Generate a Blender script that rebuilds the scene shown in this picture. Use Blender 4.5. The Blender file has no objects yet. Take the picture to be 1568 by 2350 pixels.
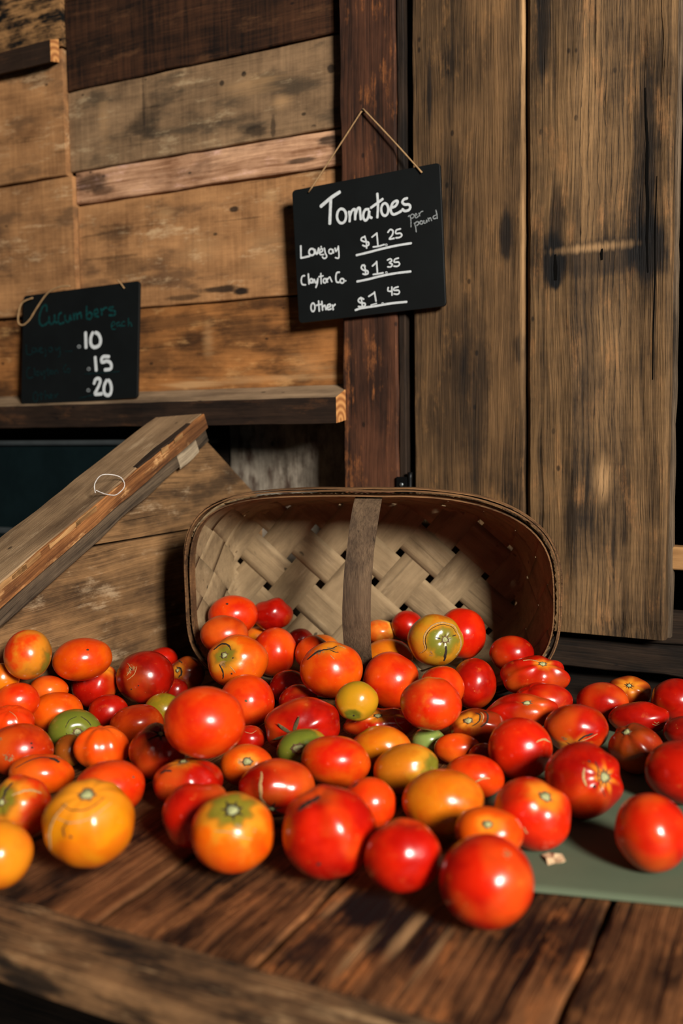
import bpy, bmesh, math, random
import numpy as np
from mathutils import Vector, Matrix, noise

S = bpy.context.scene
COL = S.collection

# ---------------------------------------------------------------- camera
F_PX, W_PX = 2200.0, 1568.0
yaw = math.radians(26.7)
pitch = math.atan(191.5 / 2200)
roll = math.atan(0.0122)
F0 = Vector((-math.sin(yaw), math.cos(yaw), 0)); LV = Vector((math.cos(yaw), math.sin(yaw), 0)); ZV = Vector((0, 0, 1))
FW = F0 * math.cos(pitch) - ZV * math.sin(pitch)
UPV = ZV * math.cos(pitch) + F0 * math.sin(pitch)
CR = LV * math.cos(roll) - UPV * math.sin(roll)
CU = LV * math.sin(roll) + UPV * math.cos(roll)
CAM = Vector((0, 0, 0.418))
cd = bpy.data.cameras.new('camera')
cam = bpy.data.objects.new('camera', cd)
COL.objects.link(cam)
cd.sensor_fit = 'HORIZONTAL'
cd.sensor_width = 24.0
cd.lens = F_PX / W_PX * 24.0
cd.clip_start = 0.02
cd.dof.use_dof = True
cd.dof.focus_distance = 1.36
cd.dof.aperture_fstop = 2.9
cam.matrix_world = Matrix(((CR.x, CU.x, -FW.x, CAM.x), (CR.y, CU.y, -FW.y, CAM.y), (CR.z, CU.z, -FW.z, CAM.z), (0, 0, 0, 1)))
S.camera = cam

# ---------------------------------------------------------------- world, light, exposure
wd = bpy.data.worlds.new('world')
S.world = wd
wd.use_nodes = True
bg = wd.node_tree.nodes['Background']
bg.inputs[0].default_value = (0.62, 0.80, 0.86, 1)
bg.inputs[1].default_value = 0.024
az, el = math.radians(52), math.radians(21)
LD = Vector((-math.sin(az) * math.cos(el), math.cos(az) * math.cos(el), -math.sin(el)))   # daylight through the open barn door behind the camera
ld = bpy.data.lights.new('doorway_light', 'AREA')
ld.shape = 'RECTANGLE'
ld.size = 0.85
ld.size_y = 1.0
ld.energy = 400
ld.color = (1.0, 0.93, 0.84)
lo = bpy.data.objects.new('doorway_light', ld)
COL.objects.link(lo)
lo.location = Vector((-0.55, 1.15, 0.25)) - LD * 4.6
lo.rotation_euler = LD.to_track_quat('-Z', 'Y').to_euler()
S.view_settings.view_transform = 'Standard'
S.view_settings.look = 'None'
S.view_settings.exposure = 0.0
S.view_settings.gamma = 1.0
S.view_settings.use_curve_mapping = False

# ---------------------------------------------------------------- baked measurements
SIGN_TOMATO=((-0.707, 1.512, 0.7271),(0.9991, 0.0, 0.0418),(-0.0418, 0.0, 0.9991),0.2779,0.2320,[('Tomatoes', 61, [[(-832, 796), (-629, 909), (-450, 982)]]), ('Tomatoes', 57, [[(-630, 892), (-651, 691), (-673, 476)]]), ('Tomatoes', 45, [[(-351, 561), (-366, 502), (-400, 463), (-445, 453), (-488, 476), (-518, 525), (-527, 587), (-511, 646), (-477, 686), (-432, 695), (-389, 672), (-359, 623), (-351, 561)], [(-293, 628), (-283, 534), (-291, 459)], [(-287, 535), (-240, 628), (-185, 650), (-177, 585), (-183, 477)], [(-180, 535), (-134, 643), (-90, 656), (-83, 571), (-77, 461)], [(81, 610), (15, 610), (-26, 546), (-24, 470), (15, 431), (65, 482), (89, 587), (85, 496), (129, 456)], [(252, 844), (255, 653), (233, 448)], [(120, 627), (234, 681), (348, 738)]]), ('Tomatoes', 44, [[(442, 549), (431, 500), (405, 466), (371, 458), (339, 476), (317, 517), (310, 570), (322, 619), (348, 653), (382, 661), (414, 642), (436, 602), (442, 549)], [(478, 569), (570, 584), (619, 646), (584, 668), (528, 643), (487, 567), (493, 492), (536, 453), (610, 466), (675, 489)], [(793, 680), (729, 669), (700, 625), (743, 585), (815, 574), (839, 529), (810, 485), (738, 480), (694, 516)]]), ('per', 18, [[(796, 381), (824, 393), (839, 325), (836, 203)], [(823, 377), (870, 410), (904, 373), (866, 342), (843, 349)], [(909, 364), (949, 385), (932, 409), (913, 371), (938, 335), (980, 361)], [(986, 409), (1001, 358)], [(994, 384), (1022, 420), (1062, 427)]]), ('pound', 20, [[(898, 259), (918, 191), (927, 108)], [(907, 250), (953, 276), (981, 239), (941, 212)], [(1048, 245), (1044, 232), (1034, 223), (1022, 221), (1009, 227), (1001, 238), (998, 253), (1002, 266), (1012, 275), (1024, 276), (1036, 271), (1045, 259), (1048, 245)], [(1069, 275), (1070, 234), (1102, 232), (1118, 275), (1124, 239)], [(1144, 304), (1160, 250)], [(1150, 279), (1185, 301), (1206, 250)], [(1283, 329), (1238, 314), (1245, 276), (1290, 282)], [(1287, 412), (1304, 329), (1305, 272)]]), ('Lovejoy', 35, [[(-1267, 182), (-1276, -30)], [(-1280, -29), (-1199, -26), (-1098, -18)], [(-998, 38), (-1008, 11), (-1029, -7), (-1057, -11), (-1085, 0), (-1104, 23), (-1110, 53), (-1100, 80), (-1079, 98), (-1051, 102), (-1023, 91), (-1004, 67), (-998, 38)], [(-996, 81), (-957, -6), (-912, 95)]]), ('Lovejoy', 27, [[(-913, 9), (-840, 34), (-853, 79), (-894, 50), (-889, -20), (-820, -29)], [(-804, 81), (-789, -7), (-763, -71), (-814, -99), (-852, -64)], [(-871, 107), (-859, 116)], [(-641, 0), (-648, -19), (-663, -31), (-682, -34), (-702, -26), (-715, -10), (-719, 11), (-713, 30), (-698, 42), (-678, 45), (-659, 37), (-646, 21), (-641, 0)], [(-640, 33), (-627, -29)], [(-596, 52), (-580, -10), (-531, 61)], [(-530, 77), (-525, -77), (-541, -129), (-599, -110)]]), ('$1', 28, [[(-9, 157), (-65, 157), (-92, 122), (-41, 86), (43, 63), (46, 16), (-17, 4), (-66, 28)], [(-21, 176), (6, 72), (6, -33)], [(113, 137), (209, 190)], [(209, 197), (220, -33)], [(127, -29), (235, -30), (338, -16)]]), ('$1', 10, [[(393, -29), (390, -36), (383, -40), (374, -41), (364, -38), (358, -31), (356, -24), (359, -16), (366, -12), (375, -11), (384, -14), (391, -21), (393, -29)]]), ('25', 28, [[(412, 173), (460, 216), (508, 184), (492, 120), (434, 62), (526, 62)], [(648, 200), (569, 189), (561, 135), (639, 129), (664, 88), (617, 61), (554, 65)]]), ('price_line', 37, [[(-194, -124), (25, -107), (288, -81), (566, -64), (829, -62)]]), ('$1', 29, [[(-34, -332), (-84, -305), (-111, -347), (-75, -391), (-1, -412), (10, -455), (-42, -469), (-88, -452)], [(-57, -303), (-37, -390), (-36, -475)], [(97, -345), (184, -289)], [(181, -275), (186, -480)], [(103, -487), (211, -487), (296, -481)]]), ('$1', 10, [[(370, -487), (367, -494), (361, -499), (352, -499), (344, -496), (338, -490), (336, -482), (339, -475), (345, -471), (354, -470), (362, -473), (368, -479), (370, -487)]]), ('35', 27, [[(380, -284), (436, -267), (462, -303), (414, -330), (468, -362), (439, -400), (380, -393)], [(588, -275), (518, -286), (506, -331), (579, -340), (601, -379), (558, -407), (494, -396)]]), ('price_line', 37, [[(-205, -568), (1, -556), (265, -529), (543, -518), (798, -523)]]), ('$1', 29, [[(-92, -883), (-147, -852), (-197, -885), (-171, -929), (-77, -953), (-79, -995), (-137, -1006), (-203, -993)], [(-147, -843), (-129, -930), (-127, -1007)], [(1, -846), (121, -792)], [(114, -780), (135, -943)]]), ('$1', 19, [[(35, -994), (149, -978)]]), ('$1', 10, [[(277, -997), (274, -1004), (267, -1009), (257, -1010), (248, -1007), (242, -1001), (240, -993), (242, -986), (250, -981), (259, -980), (268, -983), (275, -989), (277, -997)]]), ('45', 27, [[(375, -735), (367, -792), (437, -809)], [(440, -734), (437, -876)], [(559, -748), (485, -761), (478, -797), (556, -806), (575, -845), (535, -870), (471, -855)]]), ('price_line', 37, [[(-263, -1048), (-138, -1028), (146, -1020), (427, -1008), (701, -1014)]]), ('Clayton', 29, [[(-1218, -346), (-1268, -349), (-1293, -416), (-1277, -488), (-1207, -505)], [(-1146, -321), (-1142, -500)], [(-1065, -452), (-1070, -469), (-1081, -480), (-1095, -483), (-1109, -477), (-1118, -463), (-1121, -445), (-1116, -429), (-1105, -417), (-1091, -414), (-1077, -421), (-1068, -434), (-1065, -452)], [(-1062, -426), (-1055, -488)], [(-1032, -430), (-1006, -499), (-958, -422)], [(-958, -422), (-976, -506), (-1010, -575)]]), ('Clayton', 26, [[(-897, -343), (-900, -524)], [(-940, -398), (-851, -392)], [(-797, -485), (-802, -503), (-813, -515), (-828, -519), (-843, -512), (-853, -497), (-856, -477), (-850, -459), (-839, -447), (-824, -443), (-809, -450), (-799, -465), (-797, -485)], [(-784, -443), (-773, -513)], [(-776, -470), (-728, -429), (-707, -469), (-686, -515)]]), ('Co', 29, [[(-530, -371), (-584, -373), (-608, -447), (-597, -526), (-545, -541)], [(-451, -526), (-457, -544), (-472, -556), (-491, -559), (-510, -552), (-524, -536), (-528, -517), (-522, -499), (-507, -487), (-487, -484), (-468, -492), (-455, -507), (-451, -526)], [(-422, -530), (-418, -532)]]), ('Other', 30, [[(-1046, -915), (-1054, -951), (-1070, -976), (-1090, -984), (-1110, -972), (-1123, -944), (-1126, -907), (-1118, -871), (-1102, -846), (-1082, -838), (-1062, -850), (-1049, -879), (-1046, -915)], [(-968, -811), (-965, -994)], [(-1018, -884), (-908, -875)], [(-905, -827), (-898, -984)], [(-896, -932), (-850, -902), (-831, -982)], [(-813, -949), (-743, -931), (-751, -892), (-801, -916), (-795, -981), (-726, -976)], [(-703, -910), (-688, -998)], [(-695, -945), (-644, -907)]])])
SIGN_CUCUMBER=((-1.3515, 1.5125, 0.5926),(0.9997, 0.0, 0.0249),(-0.0248, 0.1091, 0.9937),0.3043,0.2292,[('Cucumbers', 45, [[(-861, 766), (-876, 884), (-964, 876), (-1048, 716), (-1054, 549), (-974, 475), (-865, 499), (-790, 559)], [(-792, 643), (-778, 525), (-711, 486), (-647, 547), (-650, 663)], [(-646, 663), (-624, 512), (-548, 513)], [(-467, 697), (-531, 653), (-538, 521), (-482, 466), (-386, 491)], [(-368, 638), (-343, 521), (-257, 497), (-228, 626)], [(-228, 626), (-189, 524)], [(-133, 650), (-119, 517)], [(-122, 616), (-59, 643), (-34, 526)], [(-36, 609), (47, 650), (71, 534)], [(202, 766), (208, 521)], [(206, 603), (299, 635), (343, 558), (292, 498), (212, 521)], [(394, 586), (497, 609), (464, 685), (403, 650), (405, 561), (520, 526)], [(578, 683), (602, 551)], [(590, 617), (670, 690), (721, 686)], [(884, 686), (783, 680), (804, 630), (927, 602), (919, 523), (786, 535)]]), ('each', 27, [[(863, 304), (933, 346), (902, 396), (852, 353), (865, 255), (956, 240)], [(1054, 367), (984, 357), (995, 292), (1059, 319), (1076, 278)], [(1174, 373), (1114, 362), (1116, 290), (1186, 292)], [(1269, 428), (1277, 269)], [(1275, 316), (1324, 344), (1356, 262)]]), ('Lovejoy', 34, [[(-1410, 105), (-1382, -91), (-1225, -94)], [(-1140, -24), (-1146, -47), (-1166, -63), (-1192, -67), (-1219, -59), (-1239, -40), (-1247, -16), (-1241, 7), (-1222, 23), (-1195, 27), (-1168, 19), (-1148, 0), (-1140, -24)], [(-1128, 17), (-1081, -70), (-1039, 19)], [(-1037, -40), (-961, -12), (-1006, 16), (-1014, -75), (-936, -81)], [(-884, -1), (-858, -136), (-890, -176)], [(-683, -46), (-689, -68), (-708, -83), (-734, -87), (-761, -79), (-780, -61), (-788, -38), (-782, -16), (-763, -1), (-737, 3), (-710, -5), (-691, -23), (-683, -46)], [(-610, -5), (-565, -66), (-491, 3)], [(-491, 3), (-475, -163), (-528, -209)]]), ('Clayton', 34, [[(-1273, -376), (-1351, -388), (-1382, -487), (-1334, -591), (-1200, -582)], [(-1171, -399), (-1145, -552)], [(-1039, -516), (-1044, -536), (-1058, -550), (-1078, -554), (-1098, -548), (-1113, -532), (-1119, -512), (-1114, -492), (-1100, -478), (-1080, -474), (-1060, -480), (-1045, -496), (-1039, -516)], [(-1002, -477), (-956, -547), (-892, -467), (-887, -651)], [(-806, -406), (-779, -574)], [(-848, -470), (-739, -460)], [(-654, -515), (-659, -533), (-673, -546), (-693, -550), (-713, -543), (-727, -529), (-733, -511), (-728, -493), (-714, -480), (-695, -476), (-675, -483), (-660, -497), (-654, -515)], [(-618, -485), (-606, -552)], [(-611, -502), (-553, -480), (-519, -540)]]), ('Co', 30, [[(-297, -373), (-371, -434), (-358, -517), (-293, -538)], [(-198, -508), (-203, -527), (-218, -541), (-239, -545), (-261, -538), (-277, -523), (-283, -502), (-278, -483), (-263, -470), (-241, -466), (-220, -472), (-204, -488), (-198, -508)]]), ('Other', 33, [[(-1058, -1000), (-1065, -1050), (-1087, -1085), (-1118, -1097), (-1149, -1082), (-1173, -1044), (-1183, -994), (-1176, -944), (-1154, -908), (-1124, -896), (-1092, -911), (-1068, -949), (-1058, -1000)], [(-979, -912), (-952, -1064)], [(-1022, -960), (-912, -949)], [(-858, -885), (-843, -1053)], [(-844, -1003), (-790, -972), (-759, -1048)], [(-734, -1017), (-659, -987), (-714, -960), (-733, -1041), (-635, -1038)], [(-594, -966), (-581, -1033), (-518, -953)]]), ('faint_line', 26, [[(-348, -107), (-155, -112)]]), ('faint_line', 26, [[(196, -601), (1078, -608)]]), ('faint_line', 26, [[(62, -1081), (436, -1028)]]), ('10', 75, [[(188, 237), (209, -74)], [(379, 222), (327, 120), (330, 7), (380, -62), (453, -80), (545, -50), (580, 20), (568, 101), (519, 178), (445, 216)]]), ('15', 71, [[(450, -277), (486, -551)], [(808, -294), (664, -284), (614, -329), (636, -395), (749, -378), (841, -417), (869, -491), (834, -544), (702, -549)]]), ('20', 71, [[(435, -810), (470, -731), (542, -711), (594, -754), (566, -849), (507, -943), (467, -1021), (642, -1022)], [(758, -756), (700, -857), (692, -969), (725, -1035), (797, -1062), (857, -1034), (881, -931), (851, -817), (799, -758)]]), ('price_dot', 20, [[(63, -38), (59, -52), (45, -61), (26, -63), (7, -58), (-7, -47), (-13, -33), (-8, -19), (6, -10), (25, -8), (44, -13), (58, -24), (63, -38)]]), ('price_dot', 19, [[(327, -507), (323, -521), (309, -530), (290, -532), (271, -527), (257, -516), (252, -502), (257, -489), (270, -480), (289, -477), (308, -482), (322, -493), (327, -507)]]), ('price_dot', 19, [[(330, -936), (326, -950), (312, -959), (293, -962), (275, -957), (260, -946), (255, -932), (260, -919), (273, -909), (292, -907), (311, -911), (325, -922), (330, -936)]])])
TOMATOES=[
(1, -0.9253, 0.919, 0.1278, 0.0304, 0.0328, 0.0316, 0, 'OR', 'g', (0.75, 0.45, 1), 'upright orange tomato with green streak down its right side, back of left heap'),
(2, -0.9332, 1.0298, 0.0959, 0.0418, 0.0306, 0.0394, -8, 'O', 'n', None, 'wide orange tomato with a tiny dark blossom dot, back row by sloping partition'),
(3, -0.9663, 0.9123, 0.093, 0.0224, 0.0205, 0.0184, 0, 'OY', 'n', None, 'small dull orange tomato cut by frame edge below green streaked one'),
(4, -0.9619, 0.9918, 0.0574, 0.0269, 0.0205, 0.0258, 5, 'O', 'n', None, 'small orange tomato peeking up below the wide one with blossom dot'),
(5, -0.9552, 1.0781, 0.0455, 0.0337, 0.0349, 0.0295, 10, 'R', 'y', (0.25, -0.78), 'red tomato with tan corky crown, touching the scabby dark red ball'),
(6, -0.883, 1.1065, 0.0569, 0.0421, 0.0398, 0.041, 0, 'DR', 'n', (0.25, 0.97, 1), 'glossy dark red tomato with scabby tan scar and rough underside'),
(7, -0.9655, 1.2566, 0.0427, 0.0241, 0.0192, 0.0236, 0, 'R', 'n', None, 'plain red tomato hidden behind the scabby dark red one'),
(8, -0.9007, 1.2341, 0.03, 0.0276, 0.0275, 0.0275, 0, 'BR', 'y', (-0.6, -0.2), 'shaded brownish tomato with a cork ring, against basket left rim'),
(9, -0.8818, 1.1779, 0.02, 0.0185, 0.0178, 0.0182, 0, 'DR', 'n', None, 'deeply shaded small red tomato beneath the cork ringed brownish one'),
(10, -0.9329, 0.9049, 0.0682, 0.0286, 0.024, 0.0225, 0, 'OR', 'n', None, 'smooth orange-red tomato near left edge, above the one with radiating ribs'),
(11, -0.9181, 0.9596, 0.0404, 0.0351, 0.0271, 0.0292, -5, 'O', 'n', None, 'plain orange tomato just behind the olive green cracked one'),
(12, -0.8865, 1.0271, 0.0264, 0.0279, 0.0239, 0.0222, 0, 'R', 'n', None, 'small red tomato between the green cracked one and the scabby red ball'),
(13, -0.8066, 0.9896, 0.0291, 0.0357, 0.0264, 0.0338, -10, 'DO', 'n', None, 'shaded orange-red oval tomato left of the biggest smooth orange ball'),
(14, -0.8244, 1.0705, 0.0254, 0.0267, 0.0229, 0.0247, 0, 'OG', 'g', None, 'olive yellow tomato partly hidden behind biggest smooth orange ball'),
(15, -0.5957, 0.8449, 0.1008, 0.0442, 0.0386, 0.0413, 0, 'OR', 'n', None, 'very large smooth orange-red tomato perched on the heap before the basket'),
(16, -0.9076, 0.868, 0.0523, 0.0291, 0.0231, 0.0245, 0, 'OR', 'n', (-0.1, -0.75), 'red-orange tomato with radiating pale ribs at left frame edge'),
(17, -0.8597, 0.9293, 0.0323, 0.0338, 0.0265, 0.0329, 0, 'G', 'g', (0.13, 0.1), 'olive green tomato with ring cracks around its pale stem scar'),
(18, -0.8558, 0.8317, 0.036, 0.0389, 0.0321, 0.0353, 0, 'DO', 'n', None, 'broad orange-red tomato with smudged dark patches at left edge'),
(19, -0.8294, 0.8869, 0.0226, 0.0188, 0.02, 0.0167, 0, 'BG', 'n', None, 'dark olive brown tomato mostly hidden behind the ribbed orange one'),
(20, -0.7776, 0.8869, 0.0332, 0.0336, 0.0269, 0.03, 0, 'BO', 'n', (-0.1, -0.95), 'bright orange ribbed tomato with creases down its front'),
(21, -0.7008, 0.896, 0.0365, 0.0327, 0.0333, 0.033, 0, 'R', 'n', (0.1, -0.65), 'red tomato with dark corky stem hollow, below the biggest smooth orange ball'),
(22, -0.7937, 0.8015, 0.026, 0.0363, 0.0232, 0.0319, 0, 'O', 'n', (0.2, -0.9), 'flattened orange tomato with long dark crack across its top'),
(23, -0.6802, 0.7861, 0.0332, 0.038, 0.0299, 0.0371, -10, 'OR', 'n', None, 'smooth orange-red tomato with pale blossom dot behind the big yellow one'),
(24, -0.7266, 0.7023, 0.0352, 0.0314, 0.0316, 0.0315, 0, 'OR', 'g', (-0.62, -0.15), 'red-orange tomato with green cracked shoulder behind front left corner one'),
(25, -0.593, 0.6558, 0.0603, 0.0414, 0.0392, 0.0403, 0, 'Y', 'y', (-0.1, -0.66), 'big yellow-orange tomato with pale curling cracks, front row at left'),
(26, -0.6633, 0.6125, 0.0344, 0.0307, 0.0303, 0.0305, 0, 'OYL', 'n', None, 'smooth pale orange tomato in the front left corner of the table'),
(27, -0.619, 0.8435, 0.0296, 0.0386, 0.0265, 0.0352, -5, 'R', 'y', (-0.1, -0.9), 'flattened red tomato with corky top, right under the biggest orange ball'),
(28, -0.546, 0.7599, 0.036, 0.0356, 0.0322, 0.0339, 0, 'R', 'n', None, 'lobed shaded red tomato behind orange one with green star shoulder'),
(29, -0.4815, 0.7237, 0.0446, 0.0391, 0.0361, 0.0376, 0, 'OS', 'g', (-0.02, -0.58), 'front orange tomato with green and yellow star around pale stem scar'),
(30, -0.8459, 1.2869, 0.1194, 0.0406, 0.0322, 0.0342, -5, 'OR', 'n', None, 'topmost orange-red tomato inside basket at left with blossom dot'),
(31, -0.8135, 1.3559, 0.1109, 0.034, 0.0267, 0.0285, -5, 'R', 'n', None, 'red tomato with dented top, inside basket behind the orange-red pair'),
(32, -0.8197, 1.2216, 0.1026, 0.0374, 0.0301, 0.0335, 0, 'DO', 'n', None, 'shaded orange-red tomato inside basket touching its left rim'),
(33, -0.8447, 1.3594, 0.0679, 0.0264, 0.0194, 0.0214, 0, 'OY', 'n', None, 'small yellowish tomato wedged deep inside basket at left'),
(34, -0.7745, 1.2955, 0.0642, 0.0354, 0.0392, 0.0373, 10, 'OR', 'n', None, 'upright orange-red tomato inside basket, right of the cracked green shouldered one'),
(35, -0.7581, 1.1633, 0.08, 0.045, 0.0385, 0.0416, -5, 'O', 'g', (-0.45, -0.3), 'orange tomato with split green shoulder and specks at basket mouth left'),
(36, -0.7106, 1.1116, 0.04, 0.0388, 0.0371, 0.0379, 15, 'OR', 'n', None, 'smooth orange-red tomato right of the biggest orange ball'),
(37, -0.7722, 1.3773, 0.0674, 0.0218, 0.0188, 0.0202, 0, 'DR', 'n', None, 'dark small red tomato deep in basket left of the handle'),
(38, -0.7111, 1.3068, 0.0649, 0.0275, 0.0286, 0.0241, 0, 'DO', 'n', None, 'shaded dull orange tomato wedged behind the one with cracked corky crown'),
(39, -0.7251, 1.3627, 0.0613, 0.0292, 0.0214, 0.0237, 0, 'OY', 'n', None, 'yellow-orange tomato behind the cracked corky crown, left of basket handle'),
(40, -0.611, 1.1773, 0.0797, 0.0442, 0.0394, 0.0417, -5, 'O', 'y', (0.05, -0.85), 'orange tomato with cracked black corky crown in front of basket handle'),
(41, -0.7073, 1.2256, 0.0317, 0.0301, 0.0258, 0.0278, 0, 'DR', 'n', None, 'very dark red tomato in the shadow gap left of corky crowned one'),
(42, -0.6653, 1.1785, 0.0271, 0.0288, 0.0246, 0.0266, 0, 'DR', 'n', None, 'dark red tomato in the shadow just above the one with dry sepals'),
(43, -0.5876, 1.0501, 0.0388, 0.0492, 0.0356, 0.035, -8, 'R', 'n', (-0.3, 0.28), 'big red tomato with dry splayed sepals at its stem'),
(44, -0.5302, 1.0914, 0.0668, 0.0282, 0.0254, 0.023, 0, 'YG', 'g', (-0.15, 0.72), 'small yellow-green tomato with tiny white stem spot'),
(45, -0.5971, 1.3394, 0.0616, 0.0406, 0.0297, 0.0329, -5, 'OY', 'n', None, 'ochre orange tomato beneath the basket handle foot'),
(46, -0.5524, 1.2508, 0.0525, 0.0411, 0.0411, 0.0411, -10, 'OR', 'n', None, 'large orange-red tomato right of the small yellow-green one'),
(47, -0.6464, 1.4208, 0.0829, 0.0273, 0.02, 0.0257, 0, 'YL', 'n', None, 'pale yellow tomato with red edge half hidden by basket handle'),
(48, -0.6012, 1.4301, 0.095, 0.0263, 0.0248, 0.0256, 0, 'R', 'n', None, 'small red tomato in basket left of the one with ringed green face'),
(49, -0.5085, 1.3161, 0.1028, 0.0413, 0.0386, 0.0399, 0, 'GO', 'g', (0.38, -0.02), 'green faced tomato with cork ring and star stem, at basket mouth'),
(50, -0.4949, 1.3952, 0.0981, 0.0383, 0.0397, 0.039, 0, 'OR2', 'n', None, 'bright red tomato directly behind the ringed green faced one'),
(51, -0.4066, 1.3676, 0.0808, 0.0332, 0.027, 0.0258, 0, 'R', 'n', None, 'red tomato touching the right end of the basket rim'),
(52, -0.4391, 1.2876, 0.0513, 0.0328, 0.0363, 0.0345, 10, 'R', 'n', None, 'upright red tomato below the bright red one at basket mouth'),
(53, -0.3541, 1.3014, 0.0673, 0.0468, 0.029, 0.0308, 0, 'R', 'y', (0.28, -0.65), 'wide ribbed red tomato with creased crown at right end of basket'),
(54, -0.464, 1.227, 0.058, 0.0313, 0.0298, 0.0305, 0, 'OR', 'n', None, 'orange-red tomato peeking out behind the green topped one'),
(55, -0.4295, 1.0959, 0.0742, 0.0379, 0.0331, 0.0354, 0, 'ORT', 'g', (0, -0.85, 1), 'glossy red-orange tomato with greenish yellow top, in heap centre'),
(56, -0.3285, 1.2519, 0.0496, 0.0385, 0.0236, 0.0252, 0, 'R', 'n', (-0.5, -0.75), 'low red tomato with dark sunken stem below the wide ribbed one'),
(57, -0.3408, 1.1881, 0.0493, 0.0466, 0.0232, 0.0275, -3, 'R', 'n', (0.2, -0.5), 'long flattened red tomato with brown smudge, between heap and green cloth'),
(58, -0.3823, 1.1362, 0.0393, 0.0361, 0.0226, 0.0239, 0, 'BR', 'y', (-0.33, -0.35), 'brownish red tomato with concentric open cracks beside its stem'),
(59, -0.52, 1.1347, 0.0252, 0.0464, 0.0227, 0.0307, 0, 'R', 'y', (0, -0.5), 'lobed bright red tomato behind the flat yellow-orange one'),
(60, -0.473, 1.0417, 0.0289, 0.0362, 0.026, 0.0338, 0, 'OY', 'n', None, 'flat topped yellow-orange tomato in the heap centre'),
(61, -0.4412, 1.116, 0.0191, 0.0222, 0.0168, 0.0212, 0, 'PG', 'n', None, 'small pale green tomato in the heap centre'),
(62, -0.395, 1.0969, 0.0213, 0.0289, 0.0189, 0.0221, 0, 'O', 'n', None, 'shaded orange tomato right of the small pale green one'),
(63, -0.4153, 0.9813, 0.0309, 0.0377, 0.0278, 0.0356, -12, 'OYG', 'g', (0.85, 0.15), 'ochre tomato with green right side, below small pale green one'),
(64, -0.3403, 1.0022, 0.0267, 0.033, 0.0238, 0.0308, 8, 'OR', 'n', None, 'orange-red tomato with pale diagonal scar right of ochre ones'),
(65, -0.3066, 1.0659, 0.0435, 0.037, 0.036, 0.0365, 0, 'OR2', 'n', None, 'round bright red tomato with pale scratch at its right edge'),
(66, -0.2633, 1.1619, 0.0453, 0.0392, 0.0299, 0.0377, 0, 'R', 'y', (-0.1, 0.75), 'red tomato with corky slit and yellow lower edge'),
(67, -0.2186, 0.9976, 0.043, 0.0404, 0.0392, 0.0398, -10, 'R', 'y', (0.6, 0.03), 'large dark red tomato with yellow star stem facing right, on green cloth'),
(68, -0.268, 1.343, 0.0303, 0.0361, 0.0277, 0.0299, 0, 'R', 'n', None, 'smooth red tomato in front of the brown-orange starred one at back right'),
(69, -0.2477, 1.431, 0.0252, 0.0327, 0.0228, 0.0301, 0, 'BO2', 'y', (0.04, -0.4), 'brown-orange tomato with star stem scar, rearmost on green cloth'),
(70, -0.2116, 1.3041, 0.0251, 0.0397, 0.0218, 0.0278, 0, 'R', 'n', None, 'red tomato with wrinkled glossy skin at right'),
(71, -0.1904, 1.1551, 0.0323, 0.0314, 0.0294, 0.0304, 8, 'BR', 'n', (-0.4, -0.65), 'brownish red tomato with broad dull stem hollow at right'),
(72, -0.1744, 1.3855, 0.0327, 0.0346, 0.03, 0.0322, 0, 'R', 'n', None, 'bright red tomato cut by right frame edge, uppermost there'),
(73, -0.1464, 1.275, 0.0232, 0.0301, 0.0208, 0.0275, 0, 'DR', 'n', None, 'very dark red tomato at right frame edge between two brighter ones'),
(74, -0.1279, 1.0813, 0.0376, 0.0415, 0.0342, 0.0376, 0, 'R', 'n', None, 'large red tomato cut by right frame edge, behind the lone one'),
(75, -0.1335, 0.9, 0.0396, 0.0332, 0.0354, 0.0343, 0, 'R2', 'n', None, 'lone smooth red tomato standing clear on the green cloth'),
(76, -0.2461, 0.8994, 0.0378, 0.0387, 0.034, 0.0362, 15, 'OR2', 'y', (0.25, -0.6), 'glossy red tomato with yellow streaked stem, left on green cloth'),
(77, -0.3373, 0.8947, 0.0365, 0.0421, 0.0328, 0.0372, 0, 'OY', 'n', None, 'large smooth ochre orange tomato in front row'),
(78, -0.2692, 0.8344, 0.0408, 0.0322, 0.0229, 0.0257, 8, 'O', 'y', (-0.07, -0.3), 'orange tomato with pale stem scar just behind frontmost red one'),
(79, -0.2404, 0.7371, 0.0421, 0.039, 0.0372, 0.0381, 0, 'R2', 'n', None, 'frontmost large round red tomato, nearest the camera'),
(80, -0.3175, 0.7432, 0.0467, 0.0334, 0.0308, 0.032, -15, 'R2', 'n', (0.35, -0.8), 'red tapered tomato left of the frontmost large round one'),
(81, -0.3946, 0.7501, 0.051, 0.043, 0.0412, 0.0421, 0, 'R2', 'n', (-0.25, -0.78), 'big red tomato with dark crease at top left, front row centre'),
(82, -0.4123, 0.8761, 0.0293, 0.0281, 0.026, 0.0271, 0, 'OR', 'n', None, 'orange-red tomato tucked behind big red one with dark crease'),
(83, -0.4908, 0.9536, 0.0373, 0.0406, 0.029, 0.0378, 8, 'OR3', 'n', None, 'broad red tomato with blotchy orange underside in heap centre'),
(84, -0.5522, 0.9848, 0.0346, 0.0315, 0.0227, 0.0253, -12, 'DG', 'g', (-0.15, 0), 'dark green tomato with pale stem scar below dry sepals'),
(85, -0.517, 0.8669, 0.0328, 0.0414, 0.0295, 0.0384, 0, 'R', 'n', (-0.17, 0.8), 'red tomato with pale flare and ragged stem at its bottom'),
(86, -0.5917, 0.9216, 0.0274, 0.0314, 0.0246, 0.0278, 0, 'O', 'y', (0.03, -0.2), 'orange tomato with brown stem scar below the biggest orange ball'),
(87, -0.6523, 1.0247, 0.0199, 0.0207, 0.0175, 0.0191, 0, 'R', 'n', None, 'small red tomato with fine scratches, wedged right of biggest orange ball'),
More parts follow.
